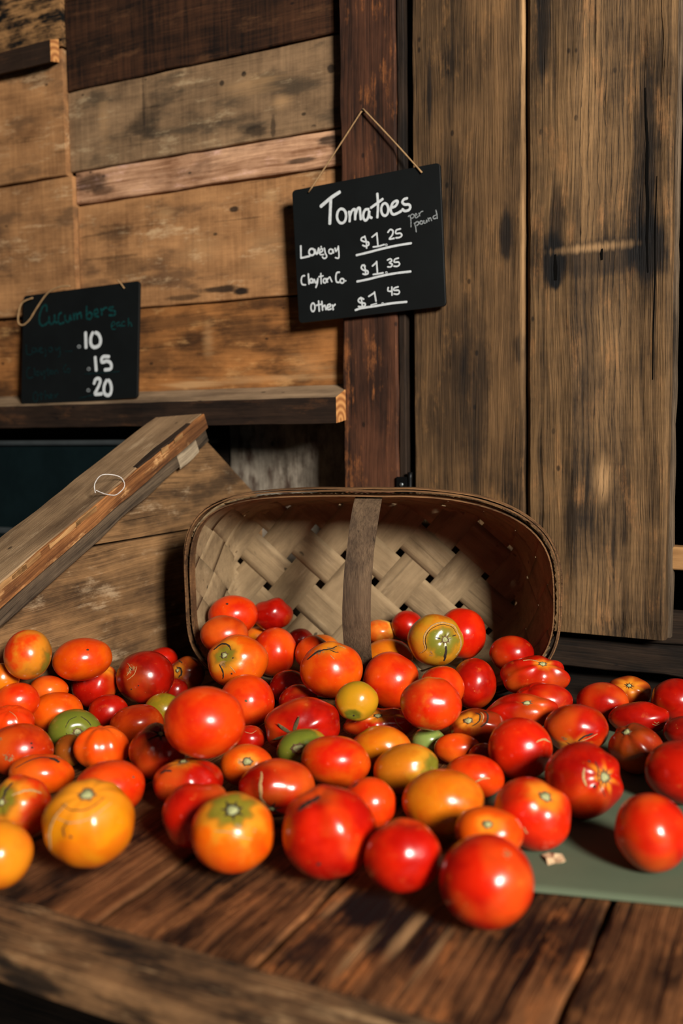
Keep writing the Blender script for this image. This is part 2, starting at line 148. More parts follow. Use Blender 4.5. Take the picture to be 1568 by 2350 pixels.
(88, -0.3571, 1.0844, 0.0198, 0.0188, 0.0174, 0.0181, 0, 'DR', 'n', None, 'dark shaded red tomato behind bright red one with pale scratch'),
]
CORD_A=[(-1214, 1067), (-1459, 990), (-1556, 829), (-1606, 596), (-1513, 529), (-1336, 624), (-1118, 840), (-794, 1110), (-449, 1208), (-191, 1203)]
CORD_B=[(1168, 1026), (1075, 1132), (993, 1204)]
BURIED=[(-0.6318, 1.386, 0.055, 0.0217), (-0.6802, 1.3468, 0.0506, 0.0216), (-0.3269, 1.3262, 0.0213, 0.0203), (-0.9444, 0.8961, 0.0216, 0.0206), (-0.4385, 1.1514, 0.0501, 0.0225), (-0.5811, 1.1945, 0.0237, 0.0227), (-0.7518, 1.1987, 0.0243, 0.0233), (-0.559, 1.4342, 0.0696, 0.0227), (-0.51, 1.4474, 0.0676, 0.0207), (-0.6428, 0.8819, 0.0731, 0.023), (-0.8014, 1.2011, 0.0521, 0.0201), (-0.9626, 0.9653, 0.1058, 0.0204)]


# ---------------------------------------------------------------- helpers
def lin(c):
    return tuple(((v / 255) / 12.92 if v / 255 <= 0.04045 else ((v / 255 + 0.055) / 1.055) ** 2.4) for v in c) + (1.0,)

class NT:
    """small node-tree writer"""
    def __init__(self, name):
        self.m = bpy.data.materials.new(name)
        self.m.use_nodes = True
        self.t = self.m.node_tree
        self.b = self.t.nodes['Principled BSDF']
    def n(self, typ, **kw):
        nd = self.t.nodes.new(typ)
        for k, v in kw.items():
            if isinstance(k, str) and k.startswith('i_'):
                self.set(nd.inputs[int(k[2:])], v)
            else:
                setattr(nd, k, v)
        return nd
    def set(self, sock, v):
        if isinstance(v, bpy.types.NodeSocket):
            self.t.links.new(v, sock)
        else:
            sock.default_value = v
    def math(self, op, a, b=0.0, c=None, clamp=False):
        nd = self.n('ShaderNodeMath', operation=op, use_clamp=clamp)
        self.set(nd.inputs[0], a); self.set(nd.inputs[1], b)
        if c is not None: self.set(nd.inputs[2], c)
        return nd.outputs[0]
    def vmul(self, v, s):
        nd = self.n('ShaderNodeVectorMath', operation='MULTIPLY')
        self.set(nd.inputs[0], v); nd.inputs[1].default_value = s
        return nd.outputs[0]
    def vadd(self, a, b):
        nd = self.n('ShaderNodeVectorMath', operation='ADD')
        self.set(nd.inputs[0], a); self.set(nd.inputs[1], b)
        return nd.outputs[0]
    def noise(self, vec, scale=1.0, detail=4.0, rough=0.55, dist=0.0):
        nd = self.n('ShaderNodeTexNoise')
        self.set(nd.inputs['Vector'], vec)
        nd.inputs['Scale'].default_value = scale
        nd.inputs['Detail'].default_value = detail
        nd.inputs['Roughness'].default_value = rough
        nd.inputs['Distortion'].default_value = dist
        return nd.outputs[0]
    def ramp(self, fac, lo_, hi_, a=0.0, b=1.0, smooth=True):
        nd = self.n('ShaderNodeMapRange', interpolation_type='SMOOTHSTEP' if smooth else 'LINEAR')
        self.set(nd.inputs[0], fac)
        nd.inputs[1].default_value = lo_; nd.inputs[2].default_value = hi_
        nd.inputs[3].default_value = a; nd.inputs[4].default_value = b
        return nd.outputs[0]
    def mix(self, fac, a, b, mode='MIX'):
        nd = self.n('ShaderNodeMix', data_type='RGBA', blend_type=mode)
        self.set(nd.inputs[0], fac); self.set(nd.inputs[6], a); self.set(nd.inputs[7], b)
        return nd.outputs[2]
    def coords(self):
        tc = self.n('ShaderNodeTexCoord').outputs['Object']
        rnd = self.n('ShaderNodeObjectInfo').outputs['Random']
        cx = self.n('ShaderNodeCombineXYZ')
        self.set(cx.inputs[0], self.math('MULTIPLY', rnd, 41.0))
        self.set(cx.inputs[1], self.math('MULTIPLY', rnd, 23.0))
        self.set(cx.inputs[2], self.math('MULTIPLY', rnd, 11.0))
        return self.vadd(tc, cx.outputs[0])
    def bump(self, h, strength, dist):
        nd = self.n('ShaderNodeBump')
        nd.inputs['Strength'].default_value = strength
        nd.inputs['Distance'].default_value = dist
        self.set(nd.inputs['Height'], h)
        self.t.links.new(nd.outputs[0], self.b.inputs['Normal'])

def wood(name, dark, light, stain=(20, 14, 10), stain_amt=0.5, pale=None, pale_amt=0.0, grain=1.0, cross=0.0,
         bump=0.5, rough=0.8, crack=0.3, ridge=0.0, blot=6.0, contrast=1.0, fib=1.0, spots=(), lights=(), ridge_band=None):
    w = NT(name)
    p = w.coords()
    warp = w.noise(w.vmul(p, (2.2, 7.0, 7.0)), 1.0, 2.0)
    cmb = w.n('ShaderNodeCombineXYZ')
    w.set(cmb.inputs[1], w.math('MULTIPLY', w.math('SUBTRACT', warp, 0.5), 0.035))
    q = w.vadd(p, cmb.outputs[0])
    broad = w.noise(w.vmul(q, (0.9 * grain, 26 * grain, 26 * grain)), 1.0, 3.0, 0.55)
    g1 = w.noise(w.vmul(q, (4.0 * grain, 150 * grain, 150 * grain)), 1.0, 5.0, 0.7)
    g2 = w.noise(w.vmul(q, (14.0 * grain, 520 * grain, 300 * grain)), 1.0, 2.0, 0.6)
    st = w.noise(w.vmul(p, (1.0, 1.6, 1.6)), blot, 6.0, 0.65)
    st2 = w.noise(w.vmul(p, (1.0, 3.0, 3.0)), blot * 0.6, 5.0, 0.6)
    crs = w.noise(w.vmul(p, (150.0, 7.0, 7.0)), 1.0, 4.0, 0.65)
    f = w.math('ADD', w.math('MULTIPLY', w.math('SUBTRACT', broad, 0.5), 1.1 * fib), w.math('MULTIPLY', w.math('SUBTRACT', g1, 0.5), 1.5 * fib))
    f = w.math('ADD', f, w.math('MULTIPLY', w.math('SUBTRACT', g2, 0.5), 0.7 * fib))
    f = w.math('ADD', f, w.math('MULTIPLY', w.math('SUBTRACT', st, 0.5), 1.6))
    f = w.math('ADD', f, w.math('MULTIPLY', w.math('SUBTRACT', crs, 0.5), cross * 1.6))
    f = w.ramp(f, -0.42 / contrast, 0.48 / contrast, smooth=False)
    c = w.mix(f, lin(dark), lin(light))
    sfac = w.math('MULTIPLY', w.ramp(st2, 0.50, 0.66), stain_amt)
    c = w.mix(sfac, c, lin(stain))
    if pale:
        pn = w.math('ADD', w.noise(w.vmul(p, (10, 26, 26)), 1.0, 7.0, 0.72), w.math('MULTIPLY', w.math('SUBTRACT', g1, 0.5), 0.3))
        pf = w.math('MULTIPLY', w.ramp(pn, 0.54, 0.70), pale_amt)
        c = w.mix(pf, c, lin(pale))
    ckn = w.math('ADD', w.noise(w.vmul(q, (1.6, 70.0, 70.0)), 1.0, 4.0, 0.6), w.math('MULTIPLY', w.math('SUBTRACT', st, 0.5), 0.25))
    ck = w.ramp(ckn, 0.30, 0.37, 1.0, 0.0)
    c = w.mix(w.math('MULTIPLY', ck, min(1.0, crack * 1.3)), c, lin((9, 7, 6)))
    # pin holes and nail marks
    vr = w.n('ShaderNodeTexVoronoi'); w.set(vr.inputs['Vector'], w.vmul(p, (0.6, 1.0, 1.0))); vr.inputs['Scale'].default_value = 26; vr.inputs['Randomness'].default_value = 1.0
    hole = w.math('MULTIPLY', w.ramp(vr.outputs[0], 0.05, 0.10, 1.0, 0.0), w.ramp(st2, 0.42, 0.50))
    c = w.mix(w.math('MULTIPLY', hole, 0.75), c, lin((12, 9, 7)))
    raw = w.n('ShaderNodeTexCoord').outputs['Object']
    def blotch(x, y, rx, ry, a_=0.55, b2=1.15, gk=0.7):
        sub = w.vadd(raw, (-x, -y, 0))
        ln = w.n('ShaderNodeVectorMath', operation='LENGTH')
        w.set(ln.inputs[0], w.vmul(sub, (1 / rx, 1 / ry, 0)))
        d = w.math('ADD', ln.outputs['Value'], w.math('MULTIPLY', w.math('SUBTRACT', st, 0.5), 1.8))
        return w.ramp(w.math('ADD', d, w.math('MULTIPLY', w.math('SUBTRACT', g1, 0.5), gk)), a_, b2, 1.0, 0.0)
    for x, y, rx, ry, amt in spots:     # knots, nail rust and soot with a place of their own on this board
        c = w.mix(w.math('MULTIPLY', blotch(x, y, rx, ry), amt), c, lin((14, 14, 15)))
    for x, y, rx, ry, amt in lights:
        c = w.mix(w.math('MULTIPLY', blotch(x, y, rx * 1.2, ry * 1.2, 0.0, 1.3, 2.4), amt * 0.75), c, lin((206, 162, 112)))
    h = w.math('ADD', w.math('MULTIPLY', g1, 0.8), w.math('MULTIPLY', g2, 0.35))
    h = w.math('ADD', h, w.math('MULTIPLY', crs, 0.25 * cross))
    if ridge > 0:
        wv = w.n('ShaderNodeTexWave', wave_type='BANDS', bands_direction='Y', wave_profile='SAW')
        w.set(wv.inputs['Vector'], w.vmul(q, (0.22, 1.0, 1.0)))
        wv.inputs['Scale'].default_value = 38.0
        wv.inputs['Distortion'].default_value = 4.5
        wv.inputs['Detail'].default_value = 3.0
        wv.inputs['Detail Scale'].default_value = 1.8
        mask = w.ramp(w.noise(w.vmul(p, (0.5, 9.0, 9.0)), 1.0, 2.0, 0.5), 0.42, 0.56)
        if ridge_band:
            sy = w.n('ShaderNodeSeparateXYZ'); w.set(sy.inputs[0], raw)
            dd = w.math('ABSOLUTE', w.math('SUBTRACT', sy.outputs[1], ridge_band[0]))
            mask = w.math('ADD', w.math('MULTIPLY', mask, 0.4), w.ramp(dd, ridge_band[1] * 0.6, ridge_band[1], 1.0, 0.0), clamp=True)
        rg = w.math('MULTIPLY', wv.outputs[1], mask)
        h = w.math('ADD', h, w.math('MULTIPLY', rg, ridge * 1.2))
        lo2 = w.math('MULTIPLY', w.ramp(wv.outputs[1], 0.0, 0.22, 1.0, 0.0), mask)
        c = w.mix(w.math('MULTIPLY', lo2, 0.75 * ridge), c, lin((16, 11, 8)))
    h = w.math('SUBTRACT', h, w.math('MULTIPLY', ck, 1.2 * crack))
    w.t.links.new(c, w.b.inputs['Base Color'])
    w.b.inputs['Roughness'].default_value = rough
    w.b.inputs['Specular IOR Level'].default_value = 0.2
    w.bump(h, min(1.0, bump), 0.004)
    return w.m

def plain(name, col, rough=0.7, metal=0.0, spec=0.4, var=0.0, vscale=40, bump=0.0):
    w = NT(name)
    c = lin(col)
    if var > 0:
        nz = w.noise(w.coords(), vscale, 4.0, 0.6)
        d = tuple(v * (1 - var) for v in c[:3]) + (1,)
        w.t.links.new(w.mix(w.ramp(nz, 0.3, 0.7), d, c), w.b.inputs['Base Color'])
        if bump > 0:
            w.bump(nz, bump, 0.001)
    else:
        w.b.inputs['Base Color'].default_value = c
    w.b.inputs['Roughness'].default_value = rough
    w.b.inputs['Metallic'].default_value = metal
    w.b.inputs['Specular IOR Level'].default_value = spec
    return w.m

def tag(o, label=None, cat=None, group=None, kind=None):
    if label: o['label'] = label
    if cat: o['category'] = cat
    if group: o['group'] = group
    if kind: o['kind'] = kind
    return o

WM = {}     # world matrix of every object, by name
def empty(name, loc, label=None, cat=None, group=None, kind=None):
    o = bpy.data.objects.new(name, None)
    o.empty_display_size = 0.05
    COL.objects.link(o)
    o.location = loc
    WM[o.name] = Matrix.Translation(loc)
    return tag(o, label, cat, group, kind)

def link(name, verts, faces, mat, parent=None, M=None, smooth=False, mats=None, mi=None):
    """one mesh object; verts are local to matrix M (world)"""
    me = bpy.data.meshes.new(name)
    me.from_pydata([tuple(v) for v in verts], [], faces)
    for m in (mats or [mat]):
        me.materials.append(m)
    if mi: me.polygons.foreach_set('material_index', mi)
    if smooth: me.polygons.foreach_set('use_smooth', [True] * len(me.polygons))
    me.update()
    o = bpy.data.objects.new(name, me)
    COL.objects.link(o)
    if M is None: M = Matrix.Identity(4)
    if parent is not None:
        o.parent = parent
        o.matrix_local = WM[parent.name].inverted() @ M
    else:
        o.matrix_local = M
    WM[o.name] = M.copy()
    return o

def frame(O, ex, ey):
    ex = Vector(ex).normalized(); ey = Vector(ey); ey = (ey - ex * ey.dot(ex)).normalized(); ez = ex.cross(ey)
    return Matrix(((ex.x, ey.x, ez.x, O[0]), (ex.y, ey.y, ez.y, O[1]), (ex.z, ey.z, ez.z, O[2]), (0, 0, 0, 1)))

def plank(name, parent, O, ex, ey, L, W, T, mat, seed=0, jit=0.0015, bev=0.002, taper=(0, 0), skew=(0, 0), seg=None, label=None):
    """board: length along ex, width along ey, face normal ex x ey, thickness T behind the face.
    taper=(dy at far end of low edge, of high edge); skew=(dx of low corner, of high corner) at the far end"""
    rnd = random.Random(seed * 7 + 3)
    n = seg or max(3, int(L / 0.03))
    offs = rnd.random() * 50
    V, Fc = [], []
    for i in range(n + 1):
        t = i / n
        a = jit * 2 * noise.noise(Vector((t * L * 14 + offs, 0.3, 0))) + jit * noise.noise(Vector((t * L * 60 + offs, 2.3, 0)))
        b = jit * 2 * noise.noise(Vector((t * L * 14 + offs, 5.3, 0))) + jit * noise.noise(Vector((t * L * 60 + offs, 9.3, 0)))
        y0 = taper[0] * t + a; y1 = W + taper[1] * t + b
        end = 1 if i in (0, n) else 0
        zz = -bev * 0.7 if end else 0
        zf = 0.4 * jit * noise.noise(Vector((t * L * 9 + offs, 7, 0)))
        for y, z in ((y0, -T), (y0, -bev + zz), (y0 + bev, zf + zz), ((y0 + y1) / 2, zf + zz), (y1 - bev, zf + zz), (y1, -bev + zz), (y1, -T)):
            fr = (y - y0) / max(1e-6, y1 - y0)
            x = t * L + t * (skew[0] * (1 - fr) + skew[1] * fr)
            V.append((x, y, z))
    k = 7
    for i in range(n):
        for j in range(k):
            a = i * k + j; b = i * k + (j + 1) % k
            Fc.append((a, a + k, b + k, b))
    Fc.append(tuple(range(k))); Fc.append(tuple(range(n * k + k - 1, n * k - 1, -1)))
    # faces wound outward
    Fc = [tuple(reversed(f)) for f in Fc]
    o = link(name, V, Fc, mat, parent, frame(O, ex, ey))
    if label: o['label'] = label
    return o

def box(name, parent, lo_, hi_, mat, bev=0.0015, label=None):
    bm = bmesh.new()
    bmesh.ops.create_cube(bm, size=1)
    c = [(a + b) / 2 for a, b in zip(lo_, hi_)]; s = [b - a for a, b in zip(lo_, hi_)]
    for v in bm.verts: v.co = Vector((v.co.x * s[0], v.co.y * s[1], v.co.z * s[2]))
    if bev: bmesh.ops.bevel(bm, geom=bm.edges[:], offset=bev, segments=2, affect='EDGES')
    V = [tuple(v.co) for v in bm.verts]; bm.verts.index_update(); Fc = [tuple(v.index for v in f.verts) for f in bm.faces]
    bm.free()
    o = link(name, V, Fc, mat, parent, Matrix.Translation(c))
    if label: o['label'] = label
    return o

def prism(name, parent, poly, x0, x1, mat, O=(0, 0, 0), label=None):
    """poly in (world Y, world Z), extruded along X from x0 (face) back to x1; local x runs along world Y"""
    M = frame(O, (0, 1, 0), (0, 0, 1))     # ez = +X
    V, n = [], len(poly)
    for y, z in poly: V.append((y - O[1], z - O[2], x0 - O[0]))
    for y, z in poly: V.append((y - O[1], z - O[2], x1 - O[0]))
    Fc = [tuple(range(n)), tuple(range(2 * n - 1, n - 1, -1))] + [(i, i + n, (i + 1) % n + n, (i + 1) % n) for i in range(n)]
    o = link(name, V, Fc, mat, parent, M)
    if label: o['label'] = label
    return o

def smooth_path(pts, sub=4):
    out = []
    P = [Vector(p) for p in pts]
    for i in range(len(P) - 1):
        p0 = P[max(i - 1, 0)]; p1 = P[i]; p2 = P[i + 1]; p3 = P[min(i + 2, len(P) - 1)]
        for k in range(sub):
            t = k / sub
            out.append(0.5 * ((2 * p1) + (-p0 + p2) * t + (2 * p0 - 5 * p1 + 4 * p2 - p3) * t * t + (-p0 + 3 * p1 - 3 * p2 + p3) * t ** 3))
    out.append(P[-1])
    return out

def tube(name, parent, pts, r, mat, sides=8, sub=5, M=None, label=None):
    P = smooth_path(pts, sub)
    V, Fc = [], []
    up = Vector((0.13, 0.31, 0.94)).normalized()
    for i, p in enumerate(P):
        d = (P[min(i + 1, len(P) - 1)] - P[max(i - 1, 0)]).normalized()
        a = d.cross(up).normalized(); b = d.cross(a)
        rr = r * (1 + 0.12 * math.sin(i * 2.1))
        for k in range(sides):
            t = 2 * math.pi * k / sides + i * 0.25
            V.append(p + a * rr * math.cos(t) + b * rr * math.sin(t))
    for i in range(len(P) - 1):
        for k in range(sides):
            a = i * sides + k; b = i * sides + (k + 1) % sides
            Fc.append((a, b, b + sides, a + sides))
    Fc.append(tuple(reversed(range(sides)))); Fc.append(tuple(range((len(P) - 1) * sides, len(P) * sides)))
    c = sum(P, Vector()) / len(P)
    if M is None:
        o = link(name, [v - c for v in V], Fc, mat, parent, Matrix.Translation(c), smooth=True)
    else:
        o = link(name, V, Fc, mat, parent, M, smooth=True)
    if label: o['label'] = label
    return o

# ---------------------------------------------------------------- materials
M_WALLDARK = wood('dark sawn board', (24, 14, 9), (70, 43, 26), (14, 10, 8), 0.5, cross=1.2, bump=0.45, pale=(112, 76, 48), pale_amt=0.35)
M_WALLGREY = wood('grey brown board', (80, 62, 45), (160, 128, 94), (62, 53, 42), 0.75, cross=0.45, bump=0.3, pale=(184, 160, 124), pale_amt=0.6, blot=10, contrast=0.9, fib=0.35, spots=((0.189, 0.063, 0.05, 0.035, 0.5), (0.42, 0.122, 0.006, 0.006, 0.9), (0.372, 0.114, 0.006, 0.006, 0.8), (0.441, 0.018, 0.03, 0.012, 0.7), (0.19, 0.10, 0.004, 0.06, 0.5), (0.60, 0.10, 0.008, 0.008, 0.8), (0.48, 0.02, 0.006, 0.02, 0.6)), lights=((0.44, 0.10, 0.05, 0.02, 0.45), (0.09, 0.09, 0.015, 0.05, 0.4), (0.50, 0.06, 0.02, 0.012, 0.5)))
M_WALLPINK = wood('pinkish strip board', (120, 78, 50), (224, 176, 138), (70, 46, 34), 0.5, cross=0.1, bump=0.5, pale=(232, 186, 168), pale_amt=0.75, blot=10, spots=((0.583, 0.045, 0.03, 0.010, 0.8), (0.60, 0.036, 0.02, 0.012, 0.6), (0.521, 0.018, 0.035, 0.005, 0.7), (0.04, 0.037, 0.05, 0.018, 0.65), (0.07, 0.02, 0.03, 0.01, 0.5)))
M_WALLTAN = wood('tan board', (102, 69, 43), (192, 141, 92), (84, 62, 44), 0.7, cross=0.4, bump=0.3, pale=(206, 172, 130), pale_amt=0.6, blot=9, contrast=0.9, fib=0.35)
M_WALLTAN2 = wood('tan board with knot split', (106, 71, 43), (198, 146, 96), (86, 62, 44), 0.7, cross=0.4, bump=0.3, pale=(210, 178, 136), pale_amt=0.65, blot=10, contrast=0.9, fib=0.3, spots=((0.337, 0.022, 0.05, 0.008, 0.85), (0.39, 0.014, 0.018, 0.008, 0.95), (0.26, 0.012, 0.04, 0.006, 0.6), (0.376, 0.166, 0.012, 0.006, 0.85), (0.122, 0.08, 0.06, 0.03, 0.35), (0.09, 0.15, 0.05, 0.02, 0.35)), lights=((0.456, 0.18, 0.016, 0.014, 0.6), (0.22, 0.175, 0.02, 0.012, 0.5), (0.30, 0.10, 0.05, 0.03, 0.35), (0.45, 0.08, 0.05, 0.04, 0.35)))
M_WALLBROWN = wood('warm brown board', (62, 36, 18), (186, 124, 68), (36, 23, 15), 0.75, bump=0.4, crack=0.3, pale=(218, 168, 108), pale_amt=0.4, blot=8, fib=0.45, spots=((1.06, 0.136, 0.12, 0.018, 0.5), (1.22, 0.11, 0.07, 0.03, 0.45), (1.014, 0.06, 0.05, 0.03, 0.4)), lights=((1.30, 0.020, 0.14, 0.008, 0.7), (1.09, 0.014, 0.06, 0.008, 0.8), (1.36, 0.04, 0.05, 0.02, 0.4), (1.14, 0.10, 0.012, 0.03, 0.45)))
M_BARK = wood('mottled board', (20, 16, 13), (160, 118, 74), (10, 10, 10), 1.0, bump=0.8, crack=0.6, blot=24, contrast=1.8)
M_POST = wood('reddish dark post', (28, 17, 12), (88, 54, 36), (14, 10, 9), 0.6, bump=0.6, crack=0.5, pale=(160, 98, 52), pale_amt=0.65, contrast=1.2)
M_DOOR1 = wood('weathered brown board', (38, 28, 18), (120, 90, 58), (30, 22, 16), 0.5, bump=0.9, crack=0.35, pale=(154, 112, 68), pale_amt=0.35, contrast=0.95, blot=6, spots=((0.638, 0.034, 0.05, 0.012, 0.85), (0.457, 0.010, 0.03, 0.012, 0.7), (0.389, 0.086, 0.16, 0.03, 0.55), (0.88, 0.165, 0.06, 0.004, 0.8)), lights=((0.96, 0.004, 0.10, 0.006, 0.9), (0.62, 0.006, 0.22, 0.004, 0.6)))  # lights: pale strips paint in the lit rim along its right edge
M_DOOR2 = wood('ridged weathered board', (42, 31, 20), (132, 101, 66), (24, 19, 15), 0.5, bump=1.0, crack=0.35, ridge_band=(0.108, 0.045), spots=((0.59, 0.178, 0.05, 0.020, 0.95), (0.65, 0.174, 0.09, 0.012, 0.7), (0.562, 0.174, 0.02, 0.010, 1.0), (0.96, 0.196, 0.10, 0.013, 0.8), (0.59, 0.030, 0.045, 0.030, 0.95), (0.72, 0.040, 0.14, 0.014, 0.6), (0.589, 0.11, 0.03, 0.07, 0.6), (0.40, 0.12, 0.2, 0.02, 0.4)), lights=((0.25, 0.096, 0.03, 0.012, 0.6), (0.605, 0.12, 0.006, 0.05, 0.5)), ridge=1.0, cross=0.1, contrast=0.95, blot=5, pale=(176, 124, 76), pale_amt=0.3)
M_BEAM = wood('dark base board', (16, 12, 9), (54, 40, 29), (11, 9, 8), 0.7, bump=0.7)
M_SHELF = wood('grey topped shelf', (96, 78, 58), (168, 142, 112), (66, 52, 42), 0.5, bump=0.4)
M_SHELFFACE = wood('dark shelf front', (20, 13, 9), (50, 35, 25), (14, 10, 8), 0.6, bump=0.5, pale=(120, 78, 46), pale_amt=0.25)
M_GREYWALL = wood('worn grey board', (56, 46, 37), (160, 150, 134), (52, 30, 20), 0.85, bump=0.5, blot=16, fib=0.12, contrast=1.1, pale=(176, 166, 150), pale_amt=0.4, crack=0.1)
M_PANEL = wood('divider board', (66, 48, 32), (154, 116, 76), (42, 33, 25), 0.65, bump=0.8, crack=0.4, pale=(190, 164, 130), pale_amt=0.55, blot=9, fib=0.8)
M_CAP = wood('weathered tan timber', (96, 74, 52), (166, 136, 102), (62, 46, 34), 0.5, bump=0.5, pale=(192, 166, 132), pale_amt=0.45, fib=0.5)
M_CAPEDGE = wood('orange brown cut edge', (92, 56, 30), (182, 122, 70), (52, 32, 22), 0.65, bump=0.6, pale=(236, 184, 124), pale_amt=0.7)
M_BATTEN = wood('dark grey batten', (38, 31, 25), (112, 94, 74), (24, 19, 16), 0.7, bump=0.8, crack=0.6)
M_TABLE = wood('worn table plank', (22, 14, 10), (132, 86, 52), (13, 11, 10), 0.95, bump=1.0, crack=0.9, blot=8, pale=(176, 116, 68), pale_amt=0.45, rough=0.55, contrast=1.35)
M_TABLE2 = wood('scorched table plank', (22, 14, 10), (132, 86, 52), (13, 11, 10), 0.8, bump=1.0, crack=0.9, blot=8, pale=(184, 112, 60), pale_amt=0.55, rough=0.55, contrast=1.35, spots=((0.12, 0.19, 0.045, 0.035, 1.0), (0.09, 0.155, 0.05, 0.016, 0.9), (0.04, 0.20, 0.03, 0.02, 0.8), (0.08, 0.118, 0.05, 0.008, 0.8), (0.16, 0.14, 0.05, 0.04, 0.8)), lights=((0.09, 0.140, 0.05, 0.005, 0.7), (0.05, 0.165, 0.04, 0.006, 0.6), (0.075, 0.108, 0.05, 0.003, 0.6), (0.11, 0.215, 0.03, 0.005, 0.5)))
M_TABLEEDGE = wood('rough table front board', (42, 30, 20), (142, 104, 68), (16, 13, 11), 0.9, bump=1.0, crack=0.5, blot=16, pale=(184, 150, 108), pale_amt=0.7, contrast=1.2)
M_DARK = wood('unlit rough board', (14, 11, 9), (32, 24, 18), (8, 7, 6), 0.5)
M_FLOOR = wood('dirty floor boards', (20, 16, 12), (46, 36, 28), (12, 10, 8), 0.6)
M_PALEWOOD = wood('fresh cut wood', (130, 92, 54), (200, 154, 100), (130, 96, 60), 0.3, bump=0.2)
M_BLACKMETAL = plain('black iron', (16, 17, 18), 0.45, 0.6, 0.5)
M_STEEL = plain('dull steel', (150, 158, 160), 0.35, 0.9, 0.5, var=0.2, vscale=30)
M_GLASSDARK = plain('dark teal panel', (14, 26, 28), 0.25, 0.0, 0.5, var=0.3, vscale=12)
M_SLATE = plain('chalkboard black', (10, 14, 15), 0.55, 0.0, 0.35, var=0.35, vscale=14)
M_CHALK = plain('white chalk', (206, 212, 214), 0.9, 0.0, 0.1, var=0.18, vscale=260)
M_CHALKDIM = plain('smudged chalk', (150, 156, 158), 0.9, 0.0, 0.1, var=0.55, vscale=420)
M_TEAL = plain('faded teal chalk', (14, 62, 62), 0.9, 0.0, 0.1, var=0.6, vscale=200)
M_TEALDIM = plain('nearly wiped teal chalk', (12, 36, 38), 0.9, 0.0, 0.1, var=0.6, vscale=200)
M_JUTE = plain('jute cord', (172, 138, 98), 0.9, 0.0, 0.1, var=0.35, vscale=500)
M_NYLON = plain('clear nylon thread', (196, 190, 184), 0.3)
M_LEAF = plain('dry leaf', (206, 178, 138), 0.8, var=0.3, vscale=120)
M_SPLINT = wood('basket splint', (116, 97, 71), (158, 135, 102), (84, 68, 50), 0.45, bump=0.2, crack=0.2, grain=1.3, pale=(170, 150, 120), pale_amt=0.3, blot=14, fib=0.5)
M_HOOP = wood('basket hoop splint', (66, 45, 28), (140, 102, 66), (44, 30, 20), 0.6, bump=0.5, crack=0.5, grain=1.6)
M_HANDLE = wood('basket handle strip', (56, 42, 31), (112, 90, 68), (42, 32, 25), 0.6, bump=0.4, crack=0.5, grain=1.4)
M_CORKD = plain('dark cork scar', (52, 36, 24), 0.85, var=0.6, vscale=700, bump=0.6)
M_CORKP = plain('pale cork scar', (190, 150, 96), 0.75, var=0.45, vscale=500, bump=0.5)
M_CORKB = plain('brown cork ring', (112, 84, 54), 0.85, var=0.6, vscale=700, bump=0.6)
M_STEMC = plain('pale green stem end', (170, 172, 118), 0.6, var=0.35, vscale=600, bump=0.4)
M_SEPAL = plain('dry sepal', (92, 78, 44), 0.85, var=0.5, vscale=300)

wc = NT('green cloth')
pc = wc.coords()
wc.t.links.new(wc.mix(wc.noise(pc, 9, 4), lin((74, 86, 68)), lin((100, 110, 88))), wc.b.inputs['Base Color'])
wc.b.inputs['Roughness'].default_value = 0.95
wc.b.inputs['Specular IOR Level'].default_value = 0.1
wc.bump(wc.noise(pc, 1400, 2), 0.5, 0.0006)
M_CLOTH = wc.m

# ---------------------------------------------------------------- floor and walls
floor = empty('floor', (-0.4, 1.0, -0.75), 'dark dirty board floor under the display table', 'floor', kind='structure')
for k in range(14):
    plank('plank', floor, (-2.6, -0.4 + k * 0.26, -0.75), (1, 0, 0), (0, 1, 0), 4.6, 0.254, 0.03, M_FLOOR, seed=900 + k, seg=6)

wall = empty('wall_back', (-1.4, 1.6, 0.43), 'back wall patched from old reclaimed boards', 'wall', kind='structure')
box('backing', wall, (-2.3, 1.572, 0.43), (-0.645, 1.59, 1.55), M_DARK)
def wp(x0, x1, z0, z1, yf, mat, seed, **kw):
    return plank('plank', wall, (x0, yf, z0), (1, 0, 0), (0, 0, 1), x1 - x0, z1 - z0, 0.022, mat, seed, **kw)
RX1 = -0.752
wp(-1.387, RX1, 1.2785, 1.47, 1.549, M_WALLDARK, 1)
wp(-1.387, RX1, 1.1045, 1.2755, 1.547, M_WALLDARK, 2)
wp(-1.389, RX1, 0.9455, 1.1015, 1.550, M_WALLGREY, 3, jit=0.001)
wp(-1.374, RX1, 0.8795, 0.9415, 1.548, M_WALLPINK, 4, jit=0.001)
wp(-1.374, RX1, 0.6625, 0.8755, 1.550, M_WALLTAN2, 5, jit=0.001)
wp(-2.20, RX1, 0.4925, 0.6590, 1.549, M_WALLBROWN, 6, jit=0.001)
wp(-2.20, -1.3905, 1.190, 1.42, 1.537, M_BARK, 7)
wp(-2.20, -1.3905, 0.9380, 1.187, 1.536, M_WALLTAN, 8)
wp(-2.20, -1.3765, 0.6625, 0.9345, 1.538, M_WALLTAN, 9)
wp(-2.20, -1.3905, 1.423, 1.50, 1.538, M_WALLDARK, 10)
